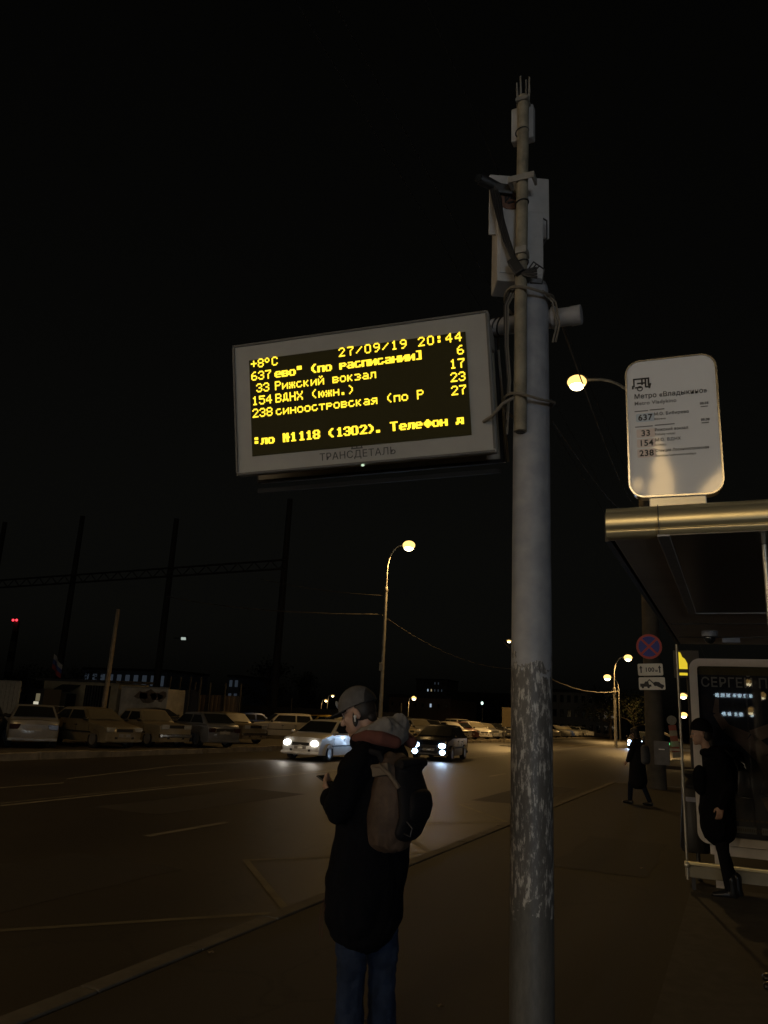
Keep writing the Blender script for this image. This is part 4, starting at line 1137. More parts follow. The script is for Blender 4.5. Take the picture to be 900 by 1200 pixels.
w1 = MB(); text(w1.bm, 'Метро «Владыкино»', .0385, T(-.19, .168), TR_, 'LEFT', .0003, .001, .93)
text(w1.bm, 'М.О. Бибирево', .0235, T(-.092, .062), TR_, 'LEFT', 0); text(w1.bm, 'Рижский вокзал', .0225, T(-.092, -.028), TR_, 'LEFT', 0, .001, .9)
text(w1.bm, 'М.О. ВДНХ', .0235, T(-.092, -.086), TR_, 'LEFT', 0); text(w1.bm, 'Станция Лосиноостровская', .0205, T(-.092, -.145), TR_, 'LEFT', 0, .001, .9)
text(w1.bm, '05:35', .018, T(.14, .102), TR_, 'LEFT', .0004); text(w1.bm, '05:30', .018, T(.14, .010), TR_, 'LEFT', .0004)
w1.build('lettering', INK, t)
w2 = MB(); text(w2.bm, 'Metro Vladykino', .030, T(-.19, .130), TR_, 'LEFT', .0002)
text(w2.bm, 'Bibirevo', .0165, T(-.092, .036), TR_); text(w2.bm, 'Rizhsky vokzal', .0165, T(-.092, -.052), TR_); text(w2.bm, 'VDNKh', .0165, T(-.092, -.112), TR_); text(w2.bm, 'Stantsiya Losinoostrovskaya', .0165, T(-.092, -.172), TR_)
for (x, z, w) in ((-.155, .094, .07), (-.075, .096, .075), (-.145, .004, .09), (-.04, .006, .10), (.16, .090, .035), (.16, -.002, .035)): w2.box(T(x, z), (w, .001, .0055))
w2.build('small_lettering', INK2, t)
for z, c, nm in ((.056, (.46, .54, .62), 'pale_blue_patch'), (-.034, (.66, .56, .52), 'pale_pink_patch'), (-.090, (.66, .56, .52), 'pale_pink_patch'), (-.147, (.66, .56, .52), 'pale_pink_patch')):
    MB().prism([(x-.137, q+z) for x, q in rrect(.094, .048, .008, 3)], -.0012, .001, 'y').build('route_patch', mat(nm, c, .3, var=.03), t)
    num = MB(); text(num.bm, {.056: '637', -.034: '33', -.090: '154', -.147: '238'}[z], .047, T(-.137, z-.016), TR_, 'CENTER', .0010)
    num.build('route_number', INK, [o for o in t.children if o.name.startswith('route_patch')][-1])
ic = MB()
for (x, z, w, h, a) in ((-.15, .283, .085, .007, 0), (-.15, .257, .045, .006, 0), (-.188, .262, .007, .047, 0), (-.165, .233, .035, .006, 0), (-.128, .256, .006, .05, 0), (-.112, .262, .007, .047, 0), (-.106, .238, .007, .03, .25), (-.146, .264, .006, .036, 0), (-.195, .236, .006, .02, 0), (-.120, .233, .016, .006, 0)):
    ic.box(T(x, z), (max(w, .0085), .0015, max(h, .0085)), (0, a, 0))
ic.tube([T(-.158+.013*math.cos(a), .226+.013*math.sin(a)) for a in [2*math.pi*k/16 for k in range(17)]], .003, 5)
ic.build('bus_emblem', INK, t)
# poster case at the far end of the shelter
PYY = 9.88
t = thing('poster_case', 'tall framed poster case with a dim dance poster at the shelter end', 'poster case', (.25, PYY, 0))
PW, PZ0, PZ1 = 1.44, .46, 2.47
def ringframe(w, z0, z1, th, r, y0, y1):
    b = MB(); h = z1-z0; zc = (z0+z1)/2
    o = [(x, z+zc) for x, z in rrect(w, h, r)]; i = [(x, z+zc) for x, z in rrect(w-2*th, h-2*th, max(.01, r-th))]
    n = len(o)
    A = [[b.bm.verts.new((p[0], y, p[1])) for p in ring] for ring, y in ((o, y1), (o, y0), (i, y0), (i, y1))]
    for q in range(4):
        for k in range(n): b.bm.faces.new((A[q][k], A[q][(k+1) % n], A[(q+1) % 4][(k+1) % n], A[(q+1) % 4][k]))
    return b
ringframe(PW, PZ0, PZ1, .085, .12, -.08, .10).build('frame', SHGREY, t)
MB().box((0, .05, (PZ0+PZ1)/2), (PW-.1, .08, PZ1-PZ0-.1)).build('back', DARKM, t)
mtp = bpy.data.materials.new('poster_print'); mtp.use_nodes = True
nt = mtp.node_tree; bb = nt.nodes['Principled BSDF']; bb.inputs['Roughness'].default_value = .6
tc = nt.nodes.new('ShaderNodeTexCoord'); nz = nt.nodes.new('ShaderNodeTexNoise'); nz.inputs['Scale'].default_value = 2.2; nz.inputs['Detail'].default_value = 5
nt.links.new(tc.outputs['Object'], nz.inputs['Vector'])
rp = nt.nodes.new('ShaderNodeValToRGB'); e = rp.color_ramp.elements
e[0].position = .35; e[0].color = (.012, .014, .03, 1); e[1].position = .75; e[1].color = (.10, .07, .06, 1); x = e.new(.55); x.color = (.02, .022, .05, 1)
nt.links.new(nz.outputs[0], rp.inputs[0]); nt.links.new(rp.outputs[0], bb.inputs['Base Color'])
po = MB().box((0, .0, (PZ0+PZ1)/2), (PW-.17, .02, PZ1-PZ0-.17)).build('poster', mtp, t)
MB().box((0, -.013, PZ1-.135), (PW-.172, .006, .09)).build('poster_band', mat('yellow_band', (.20, .15, .04), .6), t)
SKIN_P = mat('poster_figure', (.36, .235, .19), .6, var=.35, scale=6)
# pale dancer-like limbs printed on the poster: a thin relief on the sheet
fg = MB()
def limb2(pts, ws):
    for (a, b_, wa, wb) in zip(pts[:-1], pts[1:], ws[:-1], ws[1:]):
        d = Vector((b_[0]-a[0], b_[1]-a[1])).normalized(); nx, nz_ = -d.y, d.x
        fg.prism([(a[0]+nx*wa, a[1]+nz_*wa), (b_[0]+nx*wb, b_[1]+nz_*wb), (b_[0]-nx*wb, b_[1]-nz_*wb), (a[0]-nx*wa, a[1]-nz_*wa)], -.0125, -.0115, 'y')
limb2([(-.44, 2.02), (-.46, 1.86), (-.36, 1.70), (-.16, 1.58), (.02, 1.42)], [.02, .035, .05, .09, .11])
limb2([(.02, 1.42), (.10, 1.22), (.02, 1.0), (.12, .72)], [.11, .10, .08, .06])
limb2([(-.1, 1.62), (.12, 1.72), (.30, 1.60), (.44, 1.72)], [.07, .06, .05, .03])
limb2([(.2, 1.2), (.34, .98), (.3, .75)], [.08, .06, .05])
fg.build('poster_figure', SKIN_P, t)
pl = MB(); text(pl.bm, 'СЕРГЕЙ ПОЛ', .150, (-.605, -.0125, 2.155), TR_, 'LEFT', .002, .0008, .92)
text(pl.bm, 'ТО', .30, (.09, -.0125, 1.12), TR_, 'LEFT', .001, .0008)
pl.build('poster_lettering', mat('poster_pale_ink', (.62, .60, .58), .6), t)
bx = MB()
for k, (x, w) in enumerate(((-.25, .26), (.06, .26), (.4, .3))): bx.box((x, -.0125, .63), (w, .002, .07))
bx.build('poster_boxes', mat('poster_white', (.35, .35, .36), .6), t)
bx = MB()
for k in range(16): bx.box((-.34+.022*k, -.0145, .63), (.012, .001, .03))
for k in range(20): bx.box((-.46+.05*k, -.0145, .73), (.03, .001, .018))
bx.build('poster_small_print', mat('poster_ochre', (.16, .10, .04), .6), t)
MB().box((0, -.06, (PZ0+PZ1)/2), (PW-.16, .008, PZ1-PZ0-.16)).build('glass', glass('poster_glass', (.82, .84, .86), .015), t)
for x in (-.5, .5): MB().box((x, .01, .22), (.12, .10, .46)).build('leg', SHGREY, t)
MB().box((0, .01, .40), (1.2, .08, .10)).build('lower_beam', SHGREY, t)
# litter bin
t = thing('litter_bin', 'dark flared litter bin on a thin post behind the glass edge post', 'litter bin', (-.52, 10.3, 0))
MB().lathe([(.15, .30), (.17, .34), (.125, .98), (.11, 1.0)], seg=18).build('bucket', BLACKP, t, smooth=True)
MB().lathe([(.12, 1.0), (.13, 1.03), (.05, 1.10), (.12, 1.16), (.10, 1.20), (.02, 1.21)], seg=18).build('lid', BLACKP, t, smooth=True)
MB().tube([(.02, .0, -.0), (.02, 0, .5)], .025, 10).build('post', DARKM, t)
MB().box((-.03, -.15, .88), (.12, .012, .05), (-.1, 0, 0)).build('sticker', mat('bluish_sticker', (.22, .23, .30), .5), t)

# ---------------------------------------------------------------- signs on the concrete column
SB = mat('sign_blue', (.035, .05, .36), .35, var=.05); SRED = mat('sign_red', (.55, .06, .05), .35, var=.05)
SWH = mat('sign_white', (.84, .80, .70), .4, var=.05)
cx, cy = -2.23, 24.17
t = thing('no_stopping_sign', 'round blue no-stopping sign with red cross and rim on the column', 'road sign', (cx, cy, 4.0))
MB().lathe([(.355, .03), (.355, 0), (.33, -.006)], seg=40, axis='y').build('disc', SB, t)
rg = MB(); n = 40
A = [[rg.bm.verts.new((r_*math.cos(2*math.pi*k/n), y, r_*math.sin(2*math.pi*k/n))) for k in range(n)] for r_, y in ((.362, .02), (.362, -.014), (.30, -.014), (.30, -.004))]
for q in range(3):
    for k in range(n): rg.bm.faces.new((A[q][k], A[q][(k+1) % n], A[q+1][(k+1) % n], A[q+1][k]))
rg.build('red_ring', SRED, t)
xb = MB(); xb.box((0, -.011, 0), (.62, .008, .06), (0, R(45), 0)); xb.box((0, -.012, 0), (.62, .008, .06), (0, R(-45), 0)); xb.build('red_cross', SRED, t)
MB().box((0, .05, 0), (.06, .08, .4)).build('bracket', GALV, t)
t = thing('distance_plate', 'white plate with two arrows and 100 m under the round sign', 'road sign', (cx+.01, cy, 3.33), (0, R(-2), 0))
MB().prism(rrect(.70, .345, .04), 0, .02, 'y').build('plate', SWH, t)
ar = MB()
for x in (-.26, .26):
    ar.box((x, -.003, -.02), (.035, .004, .15)); ar.prism([(x-.045, .04), (x+.045, .04), (x, .12)], -.005, -.001, 'y')
ar.build('arrows', INK, t)
tx = MB(); text(tx.bm, '100', .17, (-.02, -.003, -.06), TR_, 'CENTER', .004); text(tx.bm, 'м', .09, (.17, -.003, -.06), TR_, 'CENTER', .003); tx.build('lettering', INK, t)
MB().box((0, .05, 0), (.06, .08, .2)).build('bracket', GALV, t)
t = thing('tow_away_plate', 'white plate with a black tow truck pictogram, lowest of the three signs', 'road sign', (cx+.04, cy, 2.93), (0, R(-2), 0))
MB().prism(rrect(.73, .36, .04), 0, .02, 'y').build('plate', SWH, t)
tw = MB()
def pz(pts): tw.prism(pts, -.005, -.001, 'y')
pz([(-.33, -.09), (-.33, .0), (-.22, .0), (-.18, .06), (-.10, .06), (-.08, -.03), (-.02, -.03), (-.02, -.09)])
pz([(-.13, .06), (-.06, .13), (.04, .03), (.02, .01), (-.06, .09), (-.10, .06)])
pz([(.02, .02), (.10, .05), (.2, .04), (.25, -.01), (.33, -.05), (.33, -.10), (.22, -.12), (.04, -.03)])
for x, z in ((-.26, -.10), (-.10, -.10), (.27, -.115), (.09, -.04)): tw.lathe([(.035, -.005), (.035, -.001)], (x, 0, z), 14, 'y')
tw.build('pictogram', INK, t)
MB().box((0, .05, 0), (.06, .08, .2)).build('bracket', GALV, t)
t = thing('notice_box', 'small grey box with a torn pale notice low on the sign column', 'notice box', (-2.0, 24.24, 1.0))
MB().box((0, 0, 0), (.42, .06, .65)).build('case', mat('notice_grey', (.14, .13, .12), .7), t, bevel=.01)
MB().box((.0, -.035, .1), (.16, .006, .03)).build('paper', SWH, t)
p = at_y(565, 824, 100)
t = thing('wall_lamp', 'tiny greenish white lamp above the parked cars left of the display pole', 'lamp', p)
MB().ell((0, 0, 0), (.16, .14, .20)).build('lens', emit('greenish_lamp', (.72, 1, .86), 2.0), t, smooth=True)
MB().tube([(0, .1, .1), (0, .1, -p.z)], .05, 8).build('post', DARKM, t)
# small things beyond the column
p = at_y(802, 778, 30)
t = thing('light_box', 'small yellow lit sign seen between the glass edge and the poster case', 'lit sign', (p.x, 30, p.z))
MB().box((.06, .12, 0), (.85, .2, .95)).build('case', DARKM, t)
yl = MB(); yl.prism([(-.25, -.18), (.1, -.18), (.1, .02), (.02, .18), (-.06, .24), (-.12, .40), (-.25, .45)], -.02, .01, 'y'); yl.box((-.08, -.005, -.36), (.34, .03, .09))
yl.build('lit_face', emit('yellow_sign', (1, .74, .04), .75), t)
MB().tube([(.1, .15, -p.z), (.1, .15, 0)], .06, 8).build('post', DARKM, t)
p = at_y(790, 872, 50)
t = thing('striped_post', 'slanted red and white striped post near a green light', 'post', (p.x, 50, 0))
for k in range(6): MB().box((.1-.03*k, 0, .25+.305*k), (.42, .15, .30), (0, -.12, 0)).build('stripe', mat('stripe_red', (.20, .035, .02), .5) if k % 2 else mat('stripe_white', (.2, .19, .16), .5), t)
MB().lathe([(.27, .1), (.27, -.1)], (-.08, 0, 2.2), 20, 'y').build('round_top', mat('dim_round', (.10, .11, .11), .4), t)
MB().ell((-.32, -.3, .85), (.11, .08, .11)).build('green_lamp', emit('green_lamp', (.15, 1, .35), 1.2), t)
p = at_y(776, 858, 52)
t = thing('barrier', 'sloping lamplit barrier boom behind the sign column', 'barrier', (p.x, 52, 0))
MB().box((0, 0, p.z), (2.2, .14, .14), (0, .42, 0)).build('boom', mat('lit_boom', (.55, .45, .25), .5), t)
MB().box((-1.0, 0, .6), (.3, .3, 1.2)).build('stand', DARKM, t)
p = at_y(735, 878, 27)
t = thing('street_railing', 'low pale rail crossing behind the shelter end post', 'railing', (-1.6, 40.5, 0))
MB().box((0, 0, .75), (4, .06, .10)).build('rail', PALE, t)
for k in range(3): MB().box((-1.8+1.8*k, .04, .36), (.07, .07, .74)).build('post', GALV, t)
p0_, p1_ = at_y(592, 850, 62), at_y(602, 850, 62)
t = thing('board', 'small lamplit ochre board at the left edge of the display pole', 'board', (p0_.x+.4, 62, 0))
MB().box((0, 0, 2.0), (1.3, .08, 1.5)).build('face', mat('ochre_board', (.40, .30, .14), .7), t)
for x in (-.5, .5): MB().tube([(x, .08, 0), (x, .08, 2.6)], .04, 8).build('post', GALV, t)

# ---------------------------------------------------------------- people
SKIN = mat('skin', (.36, .22, .16), .5, var=.08, scale=20)
HAIR = mat('dark_hair', (.018, .013, .010), .6)
COAT = mat('black_coat_cloth', (.0040, .0042, .0058), .95, var=.3, scale=14, bump=.15, spec=.08)
COAT2 = mat('dark_coat_cloth', (.013, .012, .013), .95, var=.3, scale=14, bump=.15, spec=.1)
JEANS = mat('blue_denim', (.016, .024, .047), .9, var=.4, scale=7, bump=.5, spec=.12)
DARKPANT = mat('dark_trousers', (.007, .007, .009), .95, spec=.1)
SHOE = mat('black_leather', (.012, .012, .013), .3)
def head_shapes(mb, M, ears=True, neck=True):
    """skull, jaw, nose, lips, ears and neck; M places the head (x forward, z up)"""
    q = MB()
    q.ell((0, 0, .030), (.097, .076, .104)); q.ell((.030, 0, -.045), (.066, .060, .075)); q.ell((.070, 0, -.102), (.026, .026, .022))
    q.ell((.088, 0, .020), (.016, .050, .012)); q.ell((.060, .036, -.02), (.03, .02, .03)); q.ell((.060, -.036, -.02), (.03, .02, .03))
    limb(q, [(.090, 0, .012), (.104, 0, -.012), (.113, 0, -.032)], [.009, .012, .014], 8)
    q.ell((.090, 0, -.062), (.014, .024, .007)); q.ell((.088, 0, -.076), (.014, .022, .008))
    if ears:
        for s in (1, -1): q.ell((-.008, s*.079, -.008), (.020, .010, .033), (0, .15, 0), 10)
    if neck: limb(q, [(-.022, 0, -.04), (-.035, 0, -.12), (-.05, 0, -.20)], [.058, .056, .062])
    bmesh.ops.transform(q.bm, matrix=M, verts=q.bm.verts)
    tmp = bpy.data.meshes.new('t'); q.bm.to_mesh(tmp); q.bm.free(); mb.bm.from_mesh(tmp); bpy.data.meshes.remove(tmp)
def hand_shapes(mb, w, d, n, s, curl=.6, scale=1.0):
    """palm, four unequal curled fingers and a thumb from the side of the palm. d: to the fingertips, n: the way the fingers curl, s: to the thumb"""
    w, d, n, s = Vector(w), Vector(d).normalized(), Vector(n).normalized(), Vector(s).normalized()
    k_ = scale
    for o in (-.026, -.009, .009, .026): limb(mb, [w, w+d*.045*k_+s*o*k_*.9, w+d*.09*k_+s*o*k_], [.020*k_, .0145*k_, .012*k_], 8)
    for o, l in ((.027, .90), (.009, 1.0), (-.010, .94), (-.028, .76)):
        p = w+d*.09*k_+s*o*k_; pts = [p-d*.02*k_]; a = 0.15
        for L_ in (.042, .027, .022):
            a += curl; p = p+(d*math.cos(a)+n*math.sin(a))*L_*l*k_; pts.append(p)
        limb(mb, pts, [.0105*k_, .0095*k_, .0088*k_, .0075*k_], 8)
    p = w+d*.03*k_+s*.024*k_
    limb(mb, [p, p+(s*.8+d*.5+n*.25).normalized()*.035*k_, p+(s*.45+d*.8+n*.45).normalized()*.068*k_], [.015*k_, .011*k_, .0088*k_], 8)
def dome(r, cut, M, keep=None):
    """part of an ellipsoid above a cutting plane, closed"""
    q = MB().ell((0, 0, 0), r, seg=28)
    for co, no in cut:
        g = q.bm.verts[:]+q.bm.edges[:]+q.bm.faces[:]
        o = bmesh.ops.bisect_plane(q.bm, geom=g, plane_co=co, plane_no=no, clear_inner=True)
        es = [e for e in o['geom_cut'] if isinstance(e, bmesh.types.BMEdge)]
        bmesh.ops.edgeloop_fill(q.bm, edges=es)
    bmesh.ops.transform(q.bm, matrix=M, verts=q.bm.verts)
    return q
def place(loc, rz=0, ry=0):
    return Matrix.Translation(Vector(loc)) @ Matrix.Rotation(rz, 4, 'Z') @ Matrix.Rotation(ry, 4, 'Y')
def eyes(t, M):
    for s in (1, -1):
        e = MB().ell((.083, s*.031, .006), (.011, .011, .008), seg=10); bmesh.ops.transform(e.bm, matrix=M, verts=e.bm.verts)
        e.build('eye', mat('eye', (.25, .24, .22), .2), t, smooth=True)

# the man waiting with his phone
man = thing('person', 'man in grey flat-brim cap and long black coat looking down at his phone', 'person', (-1.85, 4.15, 0), (0, 0, R(176)))
HM = place((.148, .0, 1.655), R(14), R(20))
def f(mb):
    head_shapes(mb, HM)
    limb(mb, [(.03, 0, 1.50), (0, 0, 1.3), (0, 0, 1.05), (0, 0, .9)], [(.07, .10), (.10, .15), (.10, .14), (.10, .15)])
    for s in (1, -1):
        limb(mb, [(-.03, s*.15, 1.42), (.08, s*.25, 1.15), (.24, s*.105, 1.195)], [.045, .04, .028])
        limb(mb, [(.01, s*.09, .92), (.05*s+.01, s*.1, .48), (.05*s, s*.1, .08)], [.08, .055, .04])
    hand_shapes(mb, (.245, .095, 1.20), (.72, -.55, .25), (-.1, -.5, .8), (.2, .55, .8), .55)
    hand_shapes(mb, (.245, -.10, 1.20), (.72, .60, .25), (-.1, .5, .8), (.2, -.55, .8), .55)
part('body', blob(f, .0065, 3), SKIN, man)
eyes(man, HM)
hq = MB().ell((-.026, 0, .018), (.080, .081, .092), seg=20); hq.ell((-.062, 0, -.035), (.035, .055, .05))
bmesh.ops.transform(hq.bm, matrix=HM, verts=hq.bm.verts); hq.build('hair', HAIR, man, smooth=True)
for s in (1, -1):
    q = MB().ell((.012, s*.072, -.028), (.017, .012, .045), (0, -.25, 0)); bmesh.ops.transform(q.bm, matrix=HM, verts=q.bm.verts); q.build('sideburn', HAIR, man, smooth=True)
CAPM = mat('grey_cap_cloth', (.11, .103, .10), .95, var=.15, scale=30, bump=.2, spec=.15)
CAPB = mat('black_cap_mesh', (.016, .015, .015), .85)
def capmesh(r, cuts): return dome(r, cuts, HM @ Matrix.Translation((-.006, 0, .046)))
cap = capmesh((.119, .094, .112), [((0, 0, -.004), (.08, 0, 1)), ((-.062, 0, 0), (1, 0, .2))]).build('cap', CAPM, man, smooth=True)
capmesh((.117, .092, .110), [((0, 0, -.010), (.08, 0, 1)), ((-.060, 0, 0), (-1, 0, -.2))]).build('cap_back', CAPB, cap, smooth=True)
br = MB()
N_ = 14
pts = [(.055, -.088)] + [(.075+.125*math.sin(math.pi*k/N_)**.55, -.090*math.cos(math.pi*k/N_)) for k in range(N_+1)] + [(.055, .088)]
br.prism(pts, .040, .047, 'z')
for v in br.bm.verts: v.co.z -= 1.6*v.co.y**2 + .10*max(0, v.co.x-.08)
bmesh.ops.transform(br.bm, matrix=HM, verts=br.bm.verts); br.build('brim', CAPB, cap)
q = MB().ell((.113, 0, .085), (.006, .028, .024)); bmesh.ops.transform(q.bm, matrix=HM, verts=q.bm.verts); q.build('cap_badge', mat('pale_badge', (.45, .44, .42), .6), cap)
q = MB(); q.ell((.004, .092, -.018), (.008, .007, .009)); q.tube([(.006, .093, -.02), (.012, .093, -.045)], .0035, 6); bmesh.ops.transform(q.bm, matrix=HM, verts=q.bm.verts)
q.build('earbud', mat('white_plastic', (.75, .75, .75), .3), man, smooth=True)
def f(mb):
    limb(mb, [(.01, 0, 1.475), (.0, 0, 1.42), (.005, 0, 1.30), (.02, 0, 1.10), (.03, 0, .90), (.05, 0, .74), (.05, 0, .60)],
         [(.09, .14), (.15, .215), (.185, .235), (.195, .235), (.205, .245), (.205, .25), (.195, .245)], 22)
    for s in (1, -1):
        limb(mb, [(.0, s*.165, 1.43), (.02, s*.235, 1.34), (.09, s*.265, 1.16)], [.085, .085, .082])
        limb(mb, [(.09, s*.265, 1.16), (.15, s*.20, 1.17), (.235, s*.115, 1.195)], [.080, .066, .052])
    mb.ell((.12, .03, 1.33), (.10, .17, .13)); limb(mb, [(.14, .0, 1.50), (.10, .09, 1.50), (.01, .13, 1.50), (-.08, .10, 1.50)], [.035, .045, .05, .05])
    limb(mb, [(.10, .0, 1.50), (.06, -.09, 1.50), (-.03, -.13, 1.50)], [.035, .045, .05])
    mb.ell((.13, .12, .78), (.10, .10, .10)); mb.ell((.0, .0, .575), (.14, .18, .05))
part('coat', folds(blob(f, .009, 4), .022, 7, 3.2), COAT, man)
def f(mb):
    mb.ell((-.072, 0, 1.566), (.092, .125, .082), (0, -.25, 0))
    limb(mb, [(.095, .105, 1.535), (.0, .125, 1.565), (-.09, .09, 1.60), (-.11, 0, 1.615), (-.09, -.09, 1.60), (.0, -.125, 1.565), (.095, -.105, 1.535)], [.022, .035, .05, .055, .05, .035, .022])
part('hood', folds(blob(f, .007, 4), .016, 12, 10, 2), mat('grey_hood_cloth', (.17, .155, .14), .95, var=.15, scale=25, bump=.2), man)
def f(mb):
    for s in (1, -1): limb(mb, [(.10, s*.115, 1.520), (.01, s*.150, 1.535), (-.09, s*.150, 1.528), (-.15, s*.10, 1.51)], [.024, .036, .040, .035])
part('hood_lining', blob(f, .008, 4), mat('rust_red_cloth', (.10, .032, .024), .9, var=.15, scale=20), man)
def f(mb):
    for s in (1, -1): limb(mb, [(.02, s*.085, .86), (.045*s+.02, s*.092, .50), (.045*s+.015, s*.092, .24), (.045*s+.005, s*.092, .075)], [(.105, .095), (.086, .08), (.074, .072), (.080, .078)])
    mb.ell((0, 0, .88), (.12, .17, .12))
jm = folds(blob(f, .007, 3), .018, 8, 9, 3); part('jeans', jm, JEANS, man)
def f(mb):
    for s in (1, -1):
        x = .045*s+.0
        limb(mb, [(x-.06, s*.092, .045), (x+.03, s*.1, .05), (x+.16, s*.105, .035)], [(.045, .042), (.048, .048), (.033, .042)])
part('shoes', blob(f, .007, 2), SHOE, man)
for x, y in ((.235, .12), (.20, .15)): MB().tube([(x, y, .68), (x+.012, y+.01, .60), (x+.008, y+.01, .50)], .0022, 6).build('drawcord', mat('rust_red_cord', (.06, .018, .012), .8), man)
MB().ell((.150, .155, 1.36), (.010, .012, .014)).build('snap_button', mat('white_plastic', (.75, .75, .75), .3), man)
ph = thing('phone', 'dark phone held by the man in the cap', 'phone', (-1.85, 4.15, 0), (0, 0, R(176)))
MB().box((.325, 0, 1.262), (.145, .072, .009), (0, -.45, 0)).build('case', BLACKP, ph, bevel=.003)
MB().box((.3225, 0, 1.2672), (.132, .064, .002), (0, -.45, 0)).build('screen', CARGLASS, ph)
bp_ = thing('backpack', 'brown and black roll-top backpack on the back of the man in the cap', 'backpack', (-1.95, 4.05, .055), (0, 0, R(176)))
BROWN = mat('brown_waxed_canvas', (.070, .046, .032), .7, var=.4, scale=7, bump=.4, spec=.25)
BLK = mat('black_canvas', (.008, .0075, .009), .8, var=.3, scale=10, bump=.2, spec=.2)
def f(mb):
    limb(mb, [(-.245, 0, 1.34), (-.25, 0, 1.22), (-.255, 0, 1.07), (-.245, 0, 1.0)], [(.075, .135), (.12, .165), (.135, .175), (.115, .165)], 20)
part('bag', folds(blob(f, .008, 3), .020, 9, 4, 5), BROWN, bp_)
def f(mb):
    limb(mb, [(-.325, 0, 1.32), (-.36, 0, 1.21), (-.375, 0, 1.09), (-.34, 0, 1.01)], [(.05, .13), (.055, .15), (.05, .155), (.05, .14)], 18)
    mb.ell((-.335, 0, 1.345), (.07, .14, .04))
part('front_panel', blob(f, .009, 3), BLK, bp_)
def f(mb): limb(mb, [(-.405, 0, 1.20), (-.41, 0, 1.15), (-.40, 0, 1.09)], [(.035, .115), (.042, .125), (.035, .12)], 16)
part('pocket', blob(f, .007, 3), BLK, bp_)
MB().tube([(-.35, -.14, 1.355), (-.385, -.05, 1.365), (-.385, .05, 1.365), (-.35, .14, 1.355)], .024, 10).build('roll_top', BLK, bp_, smooth=True)
for s in (1, -1):
    MB().tube([(-.235, s*.09, 1.33), (-.20, s*.10, 1.395), (-.15, s*.10, 1.405), (-.10, s*.09, 1.37)], .018, 8).build('strap', BLK, bp_, smooth=True)
MB().tube([(-.19, .155, 1.33), (-.25, .178, 1.34), (-.31, .178, 1.30), (-.36, .170, 1.24)], .012, 8).build('side_strap', mat('tan_strap', (.115, .085, .058), .7), bp_, smooth=True)
MB().box((-.245, .158, 1.32), (.10, .03, .06), (0, .2, 0)).build('buckle', mat('tan_strap', (.115, .085, .058), .7), bp_, bevel=.006)
MB().tube([(-.39, .13, 1.08), (-.43, .14, 1.05), (-.42, .14, 1.01), (-.38, .13, 1.02)], .004, 6).build('buckle_loop', DARKM, bp_, smooth=True)

# the woman at the poster case
wo = thing('person', 'woman in black hat and long black coat standing before the poster case', 'person', (-.20, 9.42, 0), (0, 0, R(184)))
WM = place((.165, .0, 1.625), R(6), R(6))
def f(mb):
    head_shapes(mb, WM @ Matrix.Scale(.94, 4))
    limb(mb, [(.05, 0, 1.44), (0, 0, 1.25), (.02, 0, 1.05), (.03, 0, .9)], [(.06, .08), (.09, .13), (.08, .12), (.09, .14)])
    for s in (1, -1):
        limb(mb, [(-.02, s*.14, 1.37), (-.07, s*.22, 1.10), (.02, s*.235, .915)], [.042, .036, .026])
        limb(mb, [(.03, s*.08, .9), (.02+.0*s, s*.075, .48), (-.05+.03*s, s*.07, .09)], [.075, .05, .036])
    hand_shapes(mb, (.02, .24, .915), (.15, .05, -1), (.3, -1, 0), (1, .1, .1), .3, .92)
    hand_shapes(mb, (.02, -.24, .915), (.15, -.05, -1), (.3, 1, 0), (1, -.1, .1), .3, .92)
part('body', blob(f, .0065, 3), SKIN, wo)
eyes(wo, WM)
KNIT = mat('black_knit', (.006, .006, .007), .95, var=.3, scale=40, bump=.3, spec=.1)
dome((.116, .098, .125), [((0, 0, -.02), (-.22, 0, 1))], WM @ Matrix.Translation((-.012, 0, .045))).build('hat', KNIT, wo, smooth=True)
q = MB().ell((-.055, 0, -.02), (.062, .077, .085)); q.ell((-.085, 0, -.09), (.04, .065, .08)); bmesh.ops.transform(q.bm, matrix=WM, verts=q.bm.verts); q.build('hair', HAIR, wo, smooth=True)
def f(mb):
    limb(mb, [(.04, 0, 1.43), (.0, 0, 1.38), (-.01, 0, 1.25), (.03, 0, 1.05), (.055, 0, .85), (.045, 0, .66)], [(.09, .12), (.15, .19), (.185, .205), (.165, .20), (.175, .22), (.18, .225)], 20)
    for s in (1, -1):
        limb(mb, [(-.03, s*.15, 1.375), (-.08, s*.23, 1.10)], [.078, .068]); limb(mb, [(-.08, s*.23, 1.10), (.02, s*.24, .925)], [.066, .052])
    limb(mb, [(.15, 0, 1.43), (.10, .08, 1.43), (.0, .11, 1.45), (-.08, .06, 1.47), (-.10, 0, 1.48), (-.08, -.06, 1.47), (.0, -.11, 1.45), (.10, -.08, 1.43), (.15, 0, 1.43)], [.045]*9)
    mb.ell((-.14, 0, 1.38), (.12, .15, .11)); mb.ell((.20, .10, 1.15), (.07, .09, .16))
part('coat', folds(blob(f, .009, 4), .020, 7, 3.2, 8), COAT, wo)
def f(mb):
    for s in (1, -1): limb(mb, [(.03, s*.085, .76), (.015, s*.075, .46), (-.06+.03*s, s*.07, .10)], [.088, .062, .05])
part('trousers', blob(f, .008, 3), DARKPANT, wo)
def f(mb):
    for s in (1, -1):
        x = -.07+.03*s
        limb(mb, [(x, s*.07, .20), (x-.01, s*.07, .06)], [.056, .05]); limb(mb, [(x-.03, s*.07, .045), (x+.06, s*.07, .048), (x+.17, s*.075, .034)], [(.045, .04), (.045, .045), (.03, .04)])
part('boots', blob(f, .007, 2), SHOE, wo)
hb = thing('handbag', 'black shoulder bag hanging behind the woman in the black hat', 'bag', (-.20, 9.42, 0), (0, 0, R(184)))
